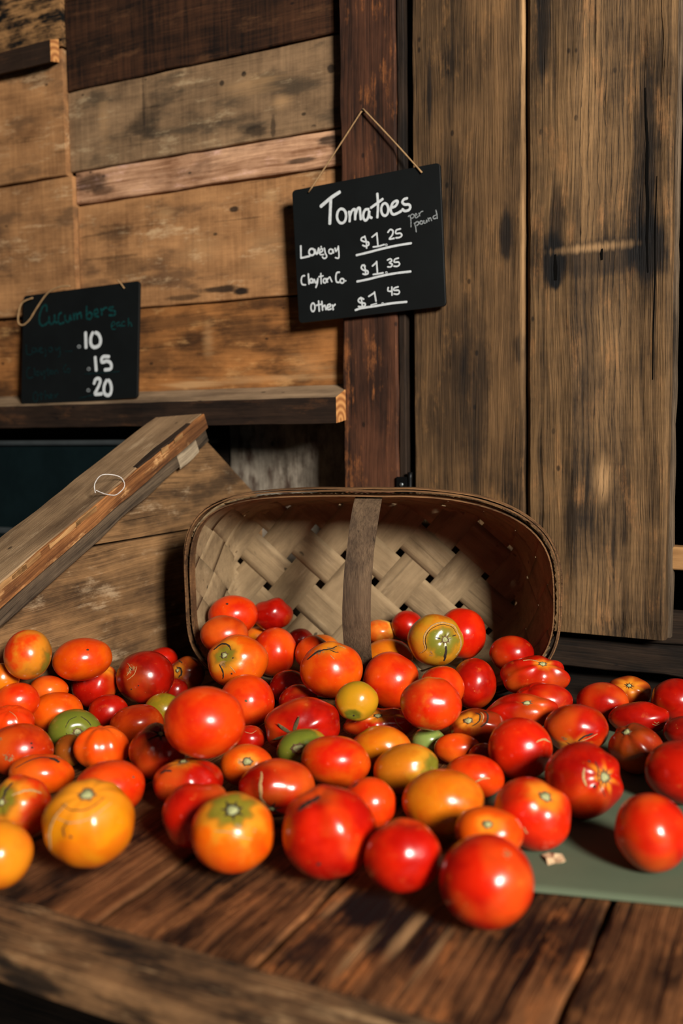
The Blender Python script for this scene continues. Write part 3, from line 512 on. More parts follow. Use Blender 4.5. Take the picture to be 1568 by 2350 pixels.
# lower recessed part of the wall, under the shelf
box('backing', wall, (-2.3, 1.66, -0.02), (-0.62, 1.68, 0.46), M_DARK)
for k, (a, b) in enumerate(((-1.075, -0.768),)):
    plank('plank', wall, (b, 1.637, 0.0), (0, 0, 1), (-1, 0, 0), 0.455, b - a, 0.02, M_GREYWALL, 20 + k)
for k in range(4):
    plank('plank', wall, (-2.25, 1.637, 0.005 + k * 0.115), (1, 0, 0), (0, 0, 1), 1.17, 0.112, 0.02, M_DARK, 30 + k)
side = empty('blocking_wall_right', (0.8, 1.6, 0.3), 'unseen dark board wall added beyond the door gap to block light', 'wall', kind='structure')  # unseen wall, added to keep daylight off the space behind the door
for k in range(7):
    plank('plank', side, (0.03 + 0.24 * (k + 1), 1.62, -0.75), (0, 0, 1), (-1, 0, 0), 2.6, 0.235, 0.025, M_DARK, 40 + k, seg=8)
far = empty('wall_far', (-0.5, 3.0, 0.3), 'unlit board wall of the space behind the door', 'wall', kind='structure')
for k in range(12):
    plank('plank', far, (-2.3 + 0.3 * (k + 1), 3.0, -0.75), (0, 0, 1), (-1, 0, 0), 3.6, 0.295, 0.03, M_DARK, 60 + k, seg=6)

# post
post = empty('trim_1', (-0.70, 1.53, 0.5), 'dark reddish brown wooden post between boarded wall and plank door', 'post', kind='structure')
plank('board', post, (-0.6565, 1.524, 0.0), (0, 0, 1), (-1, 0, 0), 1.5, 0.1045, 0.05, M_POST, 70, jit=0.0012, bev=0.003)
plank('edge_strip', post, (-0.6425, 1.528, 0.0), (0, 0, 1), (-1, 0, 0), 1.5, 0.013, 0.045, M_BEAM, 71, jit=0.0006, bev=0.002)
# base board on the right
bb = empty('baseboard_back', (-0.2, 1.56, 0.02), 'dark base board below the plank door', 'board', kind='structure')
plank('board', bb, (-0.638, 1.553, 0.024), (1, 0, 0), (0, 0, 1), 1.6, 0.046, 0.03, M_BEAM, 72)
plank('board', bb, (-0.638, 1.566, 0.072), (1, 0, 0), (0, 0, 1), 1.6, 0.05, 0.03, M_BEAM, 73)

# plank door, slightly ajar
dn = math.radians(-1.6)
dx = Vector((math.cos(dn), math.sin(dn), 0)); dnrm = Vector((-math.sin(dn), math.cos(dn), 0))
DO = Vector((-0.6315, 1.530, 0.086))
door = empty('door_1', DO, 'door of two wide weathered vertical planks, slightly ajar', 'door', kind='structure')
def dpl(x0, x1, mat, seed, z0=0.0, **kw):
    o = DO + dx * x1 + Vector((0, 0, z0))
    return plank('plank', door, o, (0, 0, 1), -dx, 1.42, x1 - x0, 0.026, mat, seed, **kw)
dpl(0.003, 0.199, M_DOOR1, 80, jit=0.0007, bev=0.003, taper=(0.007, 0.001))
dpl(0.2045, 0.4215, M_DOOR2, 81, jit=0.0008, bev=0.0055, taper=(0.0, 0.008), z0=0.0)
eo = DO + dx * 0.4265 + dnrm * 0.0265
plank('edge_board', door, eo, (0, 0, 1), -dx, 1.42, 0.03, 0.016, M_BATTEN, 83, jit=0.0012, bev=0.002)
# the long dark split in the ridged plank, with its lifted lip
def split(name, pts, w0, mat):
    V, Fc = [], []
    for i, (a, b) in enumerate(pts):
        hw_ = w0 * (0.25 + 0.75 * math.sin(math.pi * (i + 0.3) / len(pts)))
        for s_ in (-1, 1):
            P = DO + dx * (0.4215 - b - s_ * hw_) - dnrm * 0.0007 + Vector((0, 0, a)); V.append(P - DO)
    for i in range(len(pts) - 1): Fc.append((i * 2, i * 2 + 1, i * 2 + 3, i * 2 + 2))
    link(name, V, Fc, mat, door, Matrix.Translation(DO))
M_SPLIT = plain('dark open split', (9, 8, 7), 0.9, spec=0.05)
split('crack', [(0.83, 0.041), (0.79, 0.0395), (0.75, 0.0365), (0.70, 0.037), (0.66, 0.0345), (0.61, 0.0350), (0.56, 0.033)], 0.0022, M_SPLIT)
split('crack', [(0.70, 0.022), (0.62, 0.0235), (0.55, 0.0225), (0.47, 0.0240), (0.40, 0.0235)], 0.0012, M_SPLIT)
split('crack', [(0.602, 0.1015), (0.595, 0.1025), (0.585, 0.102)], 0.0022, M_SPLIT)
split('crack', [(0.60, 0.1745), (0.58, 0.174), (0.56, 0.1735)], 0.0030, M_SPLIT)
bo = DO + dx * 0.02 + dnrm * 0.0275 + Vector((0, 0, 0.108))
plank('batten', door, bo + Vector((0, 0, 0)), dx, (0, 0, 1), 0.43, 0.034, 0.03, M_PALEWOOD, 82)

hb = empty('hinge_bracket', (-0.637, 1.519, 0.32), 'small black metal hinge plate low on the reddish brown post', 'hinge')
box('plate', hb, (-0.6575, 1.5175, 0.3065), (-0.6365, 1.5235, 0.334), M_BLACKMETAL, 0.001)
tube('pin', hb, [(-0.632, 1.520, 0.300), (-0.632, 1.520, 0.32), (-0.632, 1.520, 0.342)], 0.0042, M_BLACKMETAL, 10, 2)
tube('screw', hb, [(-0.647, 1.5185, 0.3205), (-0.647, 1.5165, 0.3205), (-0.647, 1.5155, 0.3205)], 0.0035, M_STEEL, 10, 1)

# ---------------------------------------------------------------- shelf and ledge
def timber(name, x0, x1, sec, mtop, mface, mend, label, cat, seed):
    """squared timber along X. sec = (Y,Z) corners: back top, front top, front bottom, back bottom"""
    n = 30; rnd = random.Random(seed); off = rnd.random() * 30
    e = empty(name, ((x0 + x1) / 2, sec[2][0], sec[2][1]), label, cat)
    V, Fc, mi = [], [], []
    for i in range(n + 1):
        x = x0 + (x1 - x0) * i / n
        for k, (y, z) in enumerate(sec):
            j = 0.0016 * noise.noise(Vector((x * 18 + off, k * 3.1, 0)))
            V.append((x - x0, y - sec[2][0] + j, z - sec[2][1] + j * 0.8))
    for i in range(n):
        for k in range(4):
            a = i * 4 + k; b = i * 4 + (k + 1) % 4
            Fc.append((a, b, b + 4, a + 4)); mi.append((0, 1, 2, 2)[k])
    o = link('beam', V, Fc, None, e, Matrix.Translation((x0, sec[2][0], sec[2][1])), mats=[mtop, mface, M_BEAM], mi=mi)
    caps = [tuple(V[n * 4 + k]) for k in range(4)]
    W = [(v[0] + 0.0002, v[1], v[2]) for v in caps] + [(v[0] + 0.0015, v[1] * 0.98 + 0.0005, v[2] * 0.98 + 0.0004) for v in caps]
    link('end_grain', W, [(4, 7, 6, 5), (0, 4, 5, 1), (1, 5, 6, 2), (2, 6, 7, 3), (3, 7, 4, 0)], mend, e, Matrix.Translation((x0, sec[2][0], sec[2][1])))['label'] = 'pale orange cut end with growth rings'
    caps = [tuple(V[k]) for k in range(4)]
    return e

def rings_mat():
    w = NT('end grain rings')
    tc = w.n('ShaderNodeTexCoord').outputs['Object']
    sp = w.n('ShaderNodeVectorMath', operation='ADD'); w.set(sp.inputs[0], tc); sp.inputs[1].default_value = (0, -0.015, -0.006)
    wv = w.n('ShaderNodeTexWave', wave_type='RINGS', rings_direction='X')
    w.set(wv.inputs['Vector'], sp.outputs[0])
    wv.inputs['Scale'].default_value = 26; wv.inputs['Distortion'].default_value = 1.2; wv.inputs['Detail'].default_value = 1
    w.t.links.new(w.mix(wv.outputs[1], lin((150, 92, 44)), lin((206, 146, 84))), w.b.inputs['Base Color'])
    w.b.inputs['Roughness'].default_value = 0.8
    return w.m
M_ENDGRAIN = rings_mat()
timber('wall_shelf', -2.15, -0.757, [(1.549, 0.4965), (1.489, 0.4725), (1.489, 0.4275), (1.549, 0.4360)], M_SHELF, M_SHELFFACE, M_ENDGRAIN,
       'narrow timber shelf with grey top under the chalkboards', 'shelf', 5)
timber('wall_ledge', -2.15, -1.3965, [(1.5355, 1.2035), (1.512, 1.194), (1.512, 1.152), (1.5355, 1.158)], M_BARK, M_SHELFFACE, M_ENDGRAIN,
       'short rough timber ledge at the top left corner of the wall', 'ledge', 6)

# ---------------------------------------------------------------- sloping bin divider
div = empty('bin_divider', (-1.0, 1.1, 0.0), 'sloping wooden bin divider with a timber cap, left of the tomato heap', 'divider')
SL = 0.481
def top(y): return 0.150 + (y - 0.925) * SL
prism('plank', div, [(0.66, 0.001), (1.634, 0.001), (1.634, 0.2405), (1.118, 0.2405)], -1.0, -1.02, M_PANEL, O=(-1.0, 0.66, 0.001))
prism('plank', div, [(1.124, 0.2445), (1.634, 0.2445), (1.634, 0.276), (1.434, 0.4075), (1.43, 0.43), (1.40, 0.375)], -1.0005, -1.02, M_PANEL, O=(-1.0, 1.124, 0.2445))
sd = Vector((0, 1, SL)).normalized(); sn = Vector((0, -SL, 1)).normalized()
# batten on the face of the divider just under the cap
bp = Vector((-0.9755, 0.60, 0.158 + (0.60 - 0.925) * SL + 0.006))
plank('batten', div, Vector((-0.982, 0.615, 0.158 - 0.31 * SL - 0.004)), sd, sn, 0.905, 0.036, 0.018, M_BATTEN, 90, jit=0.002, label='dark grey batten under the cap')
w_end = plank('batten_end', div, Vector((-0.9805, 1.343, 0.158 + (1.343 - 0.925) * SL - 0.007)), sd, sn, 0.062, 0.034, 0.003, wood('whitish worn paint', (120, 104, 84), (196, 178, 148), (90, 74, 58), 0.4), 91, jit=0.001, label='whitish worn patch at the batten end')
# cap: wide top face, orange brown cut edge
co = Vector((-0.974, 0.585, 0.2223 + (0.585 - 0.929) * SL))
cap = plank('cap', div, co, sd, (-1, 0, 0), 0.905, 0.098, 0.029, M_CAP, 92, jit=0.0016, bev=0.003, skew=(0, -0.012))
edge = plank('cap_edge', div, co + Vector((0.0045, 0, 0)) - sn * 0.0285, sd, sn, 0.902, 0.0275, 0.004, M_CAPEDGE, 93, jit=0.0012, bev=0.001, label='orange brown splintered cut edge of the cap')
# dark bark left along the cap's upper arris, and pale splinters torn from it
for a0, a1, sd_ in ((0.02, 0.36, 1), (0.70, 0.86, 2)):
    L_ = a1 - a0
    plank('bark_strip', div, co + sd * a0 + sn * 0.0016 + Vector((0.0015, 0, 0)), sd, (-1, 0, 0), L_, 0.011, 0.004, M_BEAM, 95 + sd_, jit=0.003, bev=0.001, label='dark bark strip on the cap edge')
rnd_ = random.Random(4)
for a0, L_ in ((0.06, 0.02), (0.16, 0.035), (0.22, 0.05), (0.33, 0.09), (0.39, 0.06), (0.47, 0.07), (0.53, 0.05), (0.76, 0.02), (0.80, 0.025)):
    plank('splinter', div, co + sd * a0 + sn * 0.0008 + Vector((0.0062, 0, 0)), sd, sn * -1 + Vector((-0.25, 0, 0)), L_, 0.006 + 0.004 * rnd_.random(), 0.002, M_PALEWOOD, 300 + int(a0 * 100), jit=0.002, bev=0.0005, seg=6)
loop_pts = [(-0.966, 1.195, 0.352), (-0.985, 1.16, 0.364), (-1.0, 1.125, 0.355), (-0.985, 1.115, 0.332), (-0.968, 1.135, 0.318), (-0.966, 1.165, 0.315), (-0.966, 1.19, 0.316)]
lp = tube('thread_loop', None, [(-0.9715, 1.113, 0.3265), (-0.978, 1.12, 0.340), (-0.984, 1.145, 0.352), (-0.972, 1.170, 0.348), (-0.9695, 1.178, 0.333), (-0.9695, 1.160, 0.3215), (-0.9695, 1.145, 0.3213), (-0.9695, 1.128, 0.3250), (-0.9700, 1.113, 0.3305)], 0.0009, M_NYLON, 6, 6)
tag(lp, 'small loop of clear thread caught on the sloping divider cap', 'thread')

# ---------------------------------------------------------------- steel framed box behind the divider
sb = empty('storage_box', (-1.5, 1.5, 0.0), 'dark panelled box with a dull steel rim behind the divider', 'box')
box('body', sb, (-1.98, 1.492, 0.0015), (-1.10, 1.63, 0.392), M_GLASSDARK, 0.004)
box('rim', sb, (-1.985, 1.486, 0.3915), (-1.095, 1.632, 0.4005), M_STEEL, 0.002)
box('trim_strip', sb, (-1.985, 1.486, 0.205), (-1.095, 1.4925, 0.2175), M_STEEL, 0.002)

# ---------------------------------------------------------------- display table
tb = empty('display_table', (-0.5, 1.1, -0.75), 'rough plank table holding the tomato heap', 'table')
xs = [-2.02, -1.82, -1.63, -1.45, -1.26, -1.07, -0.90, -0.715, -0.5455, -0.387, -0.1555, 0.05, 0.25, 0.47]
for k in range(len(xs) - 1):
    g = 0.0028
    plank('plank', tb, (xs[k + 1] - g, 0.6085, 0.0), (0, 1, 0), (-1, 0, 0), 0.79, xs[k + 1] - xs[k] - 2 * g, 0.022, M_TABLE2 if k == 9 else M_TABLE, 100 + k, jit=0.0016, bev=0.0025)
plank('front_board', tb, (-2.05, 0.5365, 0.0006), (1, 0, 0), (0, 1, 0), 2.55, 0.0705, 0.026, M_TABLEEDGE, 130, jit=0.0022, bev=0.004)
plank('rear_shade_board', tb, (-2.02, 1.402, -0.0005), (1, 0, 0), (0, 1, 0), 2.49, 0.232, 0.024, M_BEAM, 131, jit=0.001)  # back strip of the tabletop, coloured near black to stand in for shade
for x in (-1.95, 0.38):
    for y in (0.60, 1.55):
        box('leg', tb, (x, y, -0.75), (x + 0.07, y + 0.07, -0.0225), M_DARK, 0.003)

# green cloth
nx, ny = 40, 40
V, Fc = [], []
for j in range(ny + 1):
    for i in range(nx + 1):
        u, v = i / nx, j / ny
        x = -0.272 - 0.16 * v + u * (0.72 + 0.16 * v)
        y0 = 0.812 + (x + 0.22) * 0.235 + 0.0015 * noise.noise(Vector((x * 20, 1, 1)))
        y = y0 + v * (1.405 - y0)
        z = 0.0045 + 0.0009 * noise.noise(Vector((x * 9, y * 9, 3)))
        V.append((x, y, z))
for j in range(ny):
    for i in range(nx):
        a = j * (nx + 1) + i
        Fc.append((a, a + 1, a + nx + 2, a + nx + 1))
cl = link('green_cloth', [(v[0] - 0.0, v[1] - 1.1, v[2]) for v in V], Fc, M_CLOTH, None, Matrix.Translation((0, 1.1, 0)), smooth=True)
sm = cl.modifiers.new('thick', 'SOLIDIFY'); sm.thickness = 0.0018
tag(cl, 'green cloth spread on the right side of the plank table', 'cloth')

# dry leaf
lv = [(-0.0115, 0.004, 0.003), (-0.006, 0.010, 0.004), (0.001, 0.0045, 0.0065), (0.007, 0.0085, 0.0055), (0.012, 0.002, 0.003), (0.0105, -0.0055, 0.0045), (0.004, -0.0045, 0.0012), (-0.001, -0.0125, 0.002), (-0.0045, -0.0055, 0.0055), (0.001, 0.0, 0.0035)]
lf = link('dry_leaf', lv, [(9, 0, 1), (9, 1, 2), (9, 2, 3), (9, 3, 4), (9, 4, 5), (9, 5, 6), (9, 6, 7), (9, 7, 8), (9, 8, 0)], M_LEAF, None, Matrix.Translation((-0.2205, 0.878, 0.0032)))
m_ = lf.modifiers.new('thick', 'SOLIDIFY'); m_.thickness = 0.0012; m_.offset = 1
tag(lf, 'crumpled dry leaf scrap lying on the green cloth', 'leaf')

# ---------------------------------------------------------------- chalkboards
def ribbon(lines, hw, z):
    V, Fc = [], []
    for pl in lines:
        P = smooth_path([(x * 1e-4, y * 1e-4, 0) for x, y in pl], 4) if len(pl) > 2 else [Vector((x * 1e-4, y * 1e-4, 0)) for x, y in pl]
        b = len(V); n = len(P)
        d0 = (P[1] - P[0]).normalized(); d1 = (P[-1] - P[-2]).normalized()
        P = [P[0] - d0 * hw * 0.6] + P + [P[-1] + d1 * hw * 0.6]
        for i, p in enumerate(P):
            d = (P[min(i + 1, n + 1)] - P[max(i - 1, 0)]).normalized()
            nn = Vector((-d.y, d.x, 0))
            h = hw * (0.55 if i in (0, n + 1) else 1.0) * (1 + 0.10 * noise.noise(Vector((p.x * 400, p.y * 400, 0))))
            for s, zz in ((-1, z), (0, z + 0.00015), (1, z)):
                V.append(p + nn * h * s + Vector((0, 0, zz)))
        for i in range(n + 1):
            a = b + i * 3
            Fc += [(a, a + 1, a + 4, a + 3), (a + 1, a + 2, a + 5, a + 4)]
    return V, Fc

def chalkboard(data, T, label, faint, group=None):
    c, ex, ey, w, h, strokes = data
    M = frame(c, ex, ey)
    e = empty('chalkboard', (0, 0, 0), label, 'chalkboard')
    e.matrix_local = M
    WM[e.name] = M.copy()
    bm = bmesh.new()
    r, hh, ww = 0.007, h / 2, w / 2
    ring = []
    for cx, cy, a0 in ((ww - r, hh - r, 0), (-ww + r, hh - r, 90), (-ww + r, -hh + r, 180), (ww - r, -hh + r, 270)):
        for k in range(6):
            a = math.radians(a0 + 18 * k)
            ring.append((cx + r * math.cos(a), cy + r * math.sin(a)))
    V = [(x, y, 0) for x, y in ring] + [(x, y, -T) for x, y in ring]
    n = len(ring)
    Fc = [tuple(range(n)), tuple(range(2 * n - 1, n - 1, -1))] + [(i, i + n, (i + 1) % n + n, (i + 1) % n) for i in range(n)]
    bm.free()
    o = link('board', V, Fc, M_SLATE, e, M)
    bv = o.modifiers.new('bevel', 'BEVEL'); bv.width = 0.0008; bv.segments = 2
    for word, wd, lines in strokes:
        mat = M_CHALK
        if word in faint: mat = M_TEAL if word in ('Cucumbers', 'each') else M_TEALDIM
        if word in ('per', 'pound', 'price_dot'): mat = M_CHALKDIM
        V, Fc = ribbon(lines, wd * 1e-4 / 2, 0.0003)
        nm = {'$1': 'dollar_figure', '25': 'cents_figure', '35': 'cents_figure', '45': 'cents_figure', '10': 'price_figure', '15': 'price_figure', '20': 'price_figure', 'price_line': 'underline', 'faint_line': 'underline', 'price_dot': 'dot'}.get(word, 'lettering')
        q = link(nm, V, Fc, mat, e, M, smooth=True)
        if nm == 'lettering': q['label'] = ('faded teal handwriting ' if word in faint else 'white handwriting ') + word
        elif nm.endswith('figure'): q['label'] = 'white handwritten ' + word
    return e, M

bt, Mt = chalkboard(SIGN_TOMATO, 0.006, 'black chalkboard reading Tomatoes, hung by a cord from the post', ())
NAIL = (-0.7129, 1.519, 0.955)
tube('cord', bt, [(-0.8159, 1.5095, 0.8295), (-0.765, 1.514, 0.892), (-0.7129, 1.517, 0.9565)], 0.0013, M_JUTE, 7, 5)
tube('cord', bt, [(-0.7129, 1.517, 0.9565), (-0.658, 1.514, 0.897), (-0.6034, 1.5095, 0.8358)], 0.0015, M_JUTE, 7, 5)
nl = tube('nail', None, [(-0.7129, 1.525, 0.953), (-0.7129, 1.519, 0.9538), (-0.7129, 1.5125, 0.955)], 0.0011, M_BLACKMETAL, 8, 1)
tag(nl, 'small nail in the post holding the Tomatoes board cord', 'nail')
bc_, Mc = chalkboard(SIGN_CUCUMBER, 0.006, 'black chalkboard with faded Cucumbers writing, leaning on the timber shelf', ('Cucumbers', 'each', 'Lovejoy', 'Clayton', 'Co', 'Other', 'faint_line'))
tube('cord', bc_, [(x * 1e-4, y * 1e-4, 0.004 + 0.004 * math.sin(i)) for i, (x, y) in enumerate(CORD_A)], 0.0017, M_JUTE, 7, 5, M=Mc)
tube('cord', bc_, [(x * 1e-4, y * 1e-4, 0.002) for x, y in CORD_B], 0.0016, M_JUTE, 7, 5, M=Mc)

# ---------------------------------------------------------------- basket
be = math.radians(26.7 - 12)
AX = Vector((-math.sin(be), math.cos(be), 0)); EX = Vector((math.cos(be), math.sin(be), 0))
RC = Vector((-0.599, 1.2924, 0.168))
BM = Matrix(((EX.x, 0, -AX.x, RC.x), (EX.y, 0, -AX.y, RC.y), (0, 1, 0, RC.z), (0, 0, 0, 1)))   # local x right, y up, z out of the mouth
bk = empty('splint_basket', (0, 0, 0), 'woven splint basket lying on its side, spilling tomatoes', 'basket')
bk.matrix_local = Matrix.Translation((RC.x, RC.y, 0.004)); WM[bk.name] = Matrix.Translation((RC.x, RC.y, 0.004))
DEP = 0.18
def expo(c, s):   # corner roundness differs from corner to corner
    wr = 0.5 + 0.5 * c / max(1e-6, math.hypot(c, s)); wt = 0.5 + 0.5 * s / max(1e-6, math.hypot(c, s))
    return (4.4 * (1 - wr) + 2.7 * wr) * wt + (3.4 * (1 - wr) + 3.3 * wr) * (1 - wt)
def outline(th, a, b, cx=0.0, cy=0.0):
    c, s = math.cos(th), math.sin(th)
    n = expo(c, s)
    r = (abs(c / a) ** n + abs(s / b) ** n) ** (-1 / n)
    return (cx + r * c, cy + r * s)
RA, RB, RCX = 0.2825, 0.1545, -0.0115
BA, BB, BCX, BCY = 0.243, 0.128, -0.032, -0.006
def shell(p, q, lift=0.0):
    """flat weaving pattern (p,q) -> point on the basket, None past the rim"""
    th = math.atan2(q, p)
    bx, by = outline(th, BA, BB)
    rb = math.hypot(bx, by); r = math.hypot(p, q)
    if r <= rb:
        e_ = max(0.0, (r - rb + 0.02) / 0.02)
        return (p + BCX, q + BCY, -DEP + lift + 0.002 * e_ * e_)
    h = (r - rb)
    H = DEP
    if h > H - 0.003: return None
    s = min(1.0, h / H)
    rx_, ry_ = outline(th, RA, RB)
    s2 = s ** 0.85
    x = (bx + BCX) * (1 - s2) + (rx_ + RCX) * s2
    y = (by + BCY) * (1 - s2) + ry_ * s2
    L_ = math.hypot(bx, by)
    return (x - bx / L_ * lift, y - by / L_ * lift, -DEP + h)
PIT, WID = 0.0661, 0.0545
rot = 0.065
A_ = Vector((math.cos(rot + math.pi / 4), math.sin(rot + math.pi / 4))); B_ = Vector((math.cos(rot - math.pi / 4), math.sin(rot - math.pi / 4)))
H0 = Vector((0.0634 + 0.032, -0.0025 + 0.006))
for fam, (du, dv) in enumerate(((A_, B_), (B_, A_))):
    o0 = H0.dot(dv) + PIT / 2
    for k in range(-9, 10):
        c0 = o0 + k * PIT
        cells = []
        nU, nV = 150, 5
        pts = {}
        jit_ = 0.0012 * math.sin(k * 5.1 + fam)
        for i in range(nU + 1):
            u = -0.50 + 1.0 * i / nU
            lift = 0.00045 * math.cos(math.pi * ((u - (H0.dot(du) + PIT / 2)) / PIT + k)) * (1 if fam == 0 else -1)
            for j in range(nV + 1):
                v = c0 + jit_
                pq = du * u + dv * v
                gb = outline(math.atan2(pq.y, pq.x), BA, BB)
                wd_ = WID + 0.009 * min(1.0, max(0.0, (pq.length - math.hypot(*gb)) / 0.03))
                v += -wd_ / 2 + wd_ * j / nV
                pq = du * u + dv * v
                pts[i, j] = shell(pq.x, pq.y, lift)
        vid, V, Fc = {}, [], []
        def vi(i, j):
            if (i, j) not in vid:
                vid[i, j] = len(V); V.append(pts[i, j])
            return vid[i, j]
        for i in range(nU):
            for j in range(nV):
                if all(pts[a] is not None for a in ((i, j), (i + 1, j), (i + 1, j + 1), (i, j + 1))):
                    Fc.append((vi(i, j), vi(i + 1, j), vi(i + 1, j + 1), vi(i, j + 1)))
        if len(Fc) < 25: continue
        # rotate the local frame so that the wood grain runs along the strip
        ang = math.atan2(du.y, du.x)
        Rz = Matrix.Rotation(ang, 4, 'Z')
        o = link('splint', [Rz.inverted() @ Vector(v) for v in V], Fc, M_SPLINT, bk, BM @ Rz, smooth=True)
        sl = o.modifiers.new('thick', 'SOLIDIFY'); sl.thickness = 0.0007; sl.offset = 0
def hoop(off, z0, z1, th_, seed, mat=M_HOOP, wob=0.0012):
    V, Fc = [], []
    n = 160
    for i in range(n):
        t = 2 * math.pi * i / n
        x, y = outline(t, RA + off, RB + off)
        L_ = math.hypot(x, y)
        wv = wob * noise.noise(Vector((math.cos(t) * 3 + seed, math.sin(t) * 3, 0))) * 2
        x += RCX
        nx_, ny_ = x / L_, y / L_
        zt = z1 + wv * 1.6; zb = z0 + wv
        for dz, dr in ((zt, 0), (zt, th_), (zb, th_), (zb, 0)):
            V.append((x + nx_ * (dr + wv), y + ny_ * (dr + wv), dz))
    for i in range(n):
        a = i * 4; b = ((i + 1) % n) * 4
        for k in range(4):
            Fc.append((a + k, b + k, b + (k + 1) % 4, a + (k + 1) % 4))
    return link('rim_hoop', V, Fc, mat, bk, BM)
hoop(-0.0062, -0.019, 0.001, 0.0020, 1, wob=0.0007)
hoop(0.0016, -0.024, 0.003, 0.0022, 1, wob=0.0007)
hoop(0.0048, -0.030, -0.001, 0.0018, 2, wob=0.0009)
# handle: flat strip from the top rim down across the mouth to the lower rim
V, Fc = [], []
n = 30
hw = 0.0205
for i in range(n + 1):
    t = i / n
    x = -0.0065 - 0.012 * t
    y = 0.1485 - 0.292 * t
    z = -0.012 + 0.075 * math.sin(math.pi * t) ** 0.8
    w0 = hw * (1 + 0.04 * noise.noise(Vector((t * 6, 0, 0))))
    for dx_, dz_ in ((-w0, -0.0012), (w0, -0.0012), (w0, 0.0012), (-w0, 0.0012)):
        V.append((y, -(x + dx_), z + dz_))
for i in range(n):
    for k in range(4):
        a = i * 4 + k; b = i * 4 + (k + 1) % 4
        Fc.append((a, b, b + 4, a + 4))
Fc += [(3, 2, 1, 0), (n * 4, n * 4 + 1, n * 4 + 2, n * 4 + 3)]
Rz = Matrix.Rotation(math.pi / 2, 4, 'Z')
link('handle', V, Fc, M_HANDLE, bk, BM @ Rz)['label'] = 'flat wooden handle strip across the mouth'

# ---------------------------------------------------------------- tomatoes
BASES = {   # main colour, mottle colour
 'R': ((186, 24, 12), (148, 10, 8)), 'R2': ((206, 32, 12), (172, 14, 8)), 'OR': ((226, 66, 18), (206, 36, 14)), 'OR2': ((222, 44, 18), (200, 26, 14)),
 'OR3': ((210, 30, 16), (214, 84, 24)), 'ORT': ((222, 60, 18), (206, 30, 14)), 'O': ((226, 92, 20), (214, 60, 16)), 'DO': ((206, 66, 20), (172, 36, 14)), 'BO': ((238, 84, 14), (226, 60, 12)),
 'OS': ((230, 104, 18), (222, 66, 16)), 'OY': ((214, 122, 30), (206, 88, 24)), 'OYL': ((226, 142, 44), (220, 108, 34)), 'OYG': ((204, 118, 36), (190, 110, 34)), 'Y': ((220, 142, 28), (216, 112, 22)),
 'YG': ((196, 142, 42), (170, 138, 40)), 'YL': ((236, 190, 110), (226, 90, 30)), 'G': ((140, 138, 48), (120, 124, 44)), 'GO': ((196, 98, 28), (164, 120, 36)), 'OG': ((146, 126, 42), (120, 104, 36)),
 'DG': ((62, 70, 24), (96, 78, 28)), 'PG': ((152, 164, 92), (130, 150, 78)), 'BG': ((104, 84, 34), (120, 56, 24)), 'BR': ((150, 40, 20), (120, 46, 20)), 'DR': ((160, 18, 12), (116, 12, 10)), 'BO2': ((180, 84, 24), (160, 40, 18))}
SHO = {'g': (104, 112, 34), 'y': (222, 140, 34), 'n': None}
_mc = {}
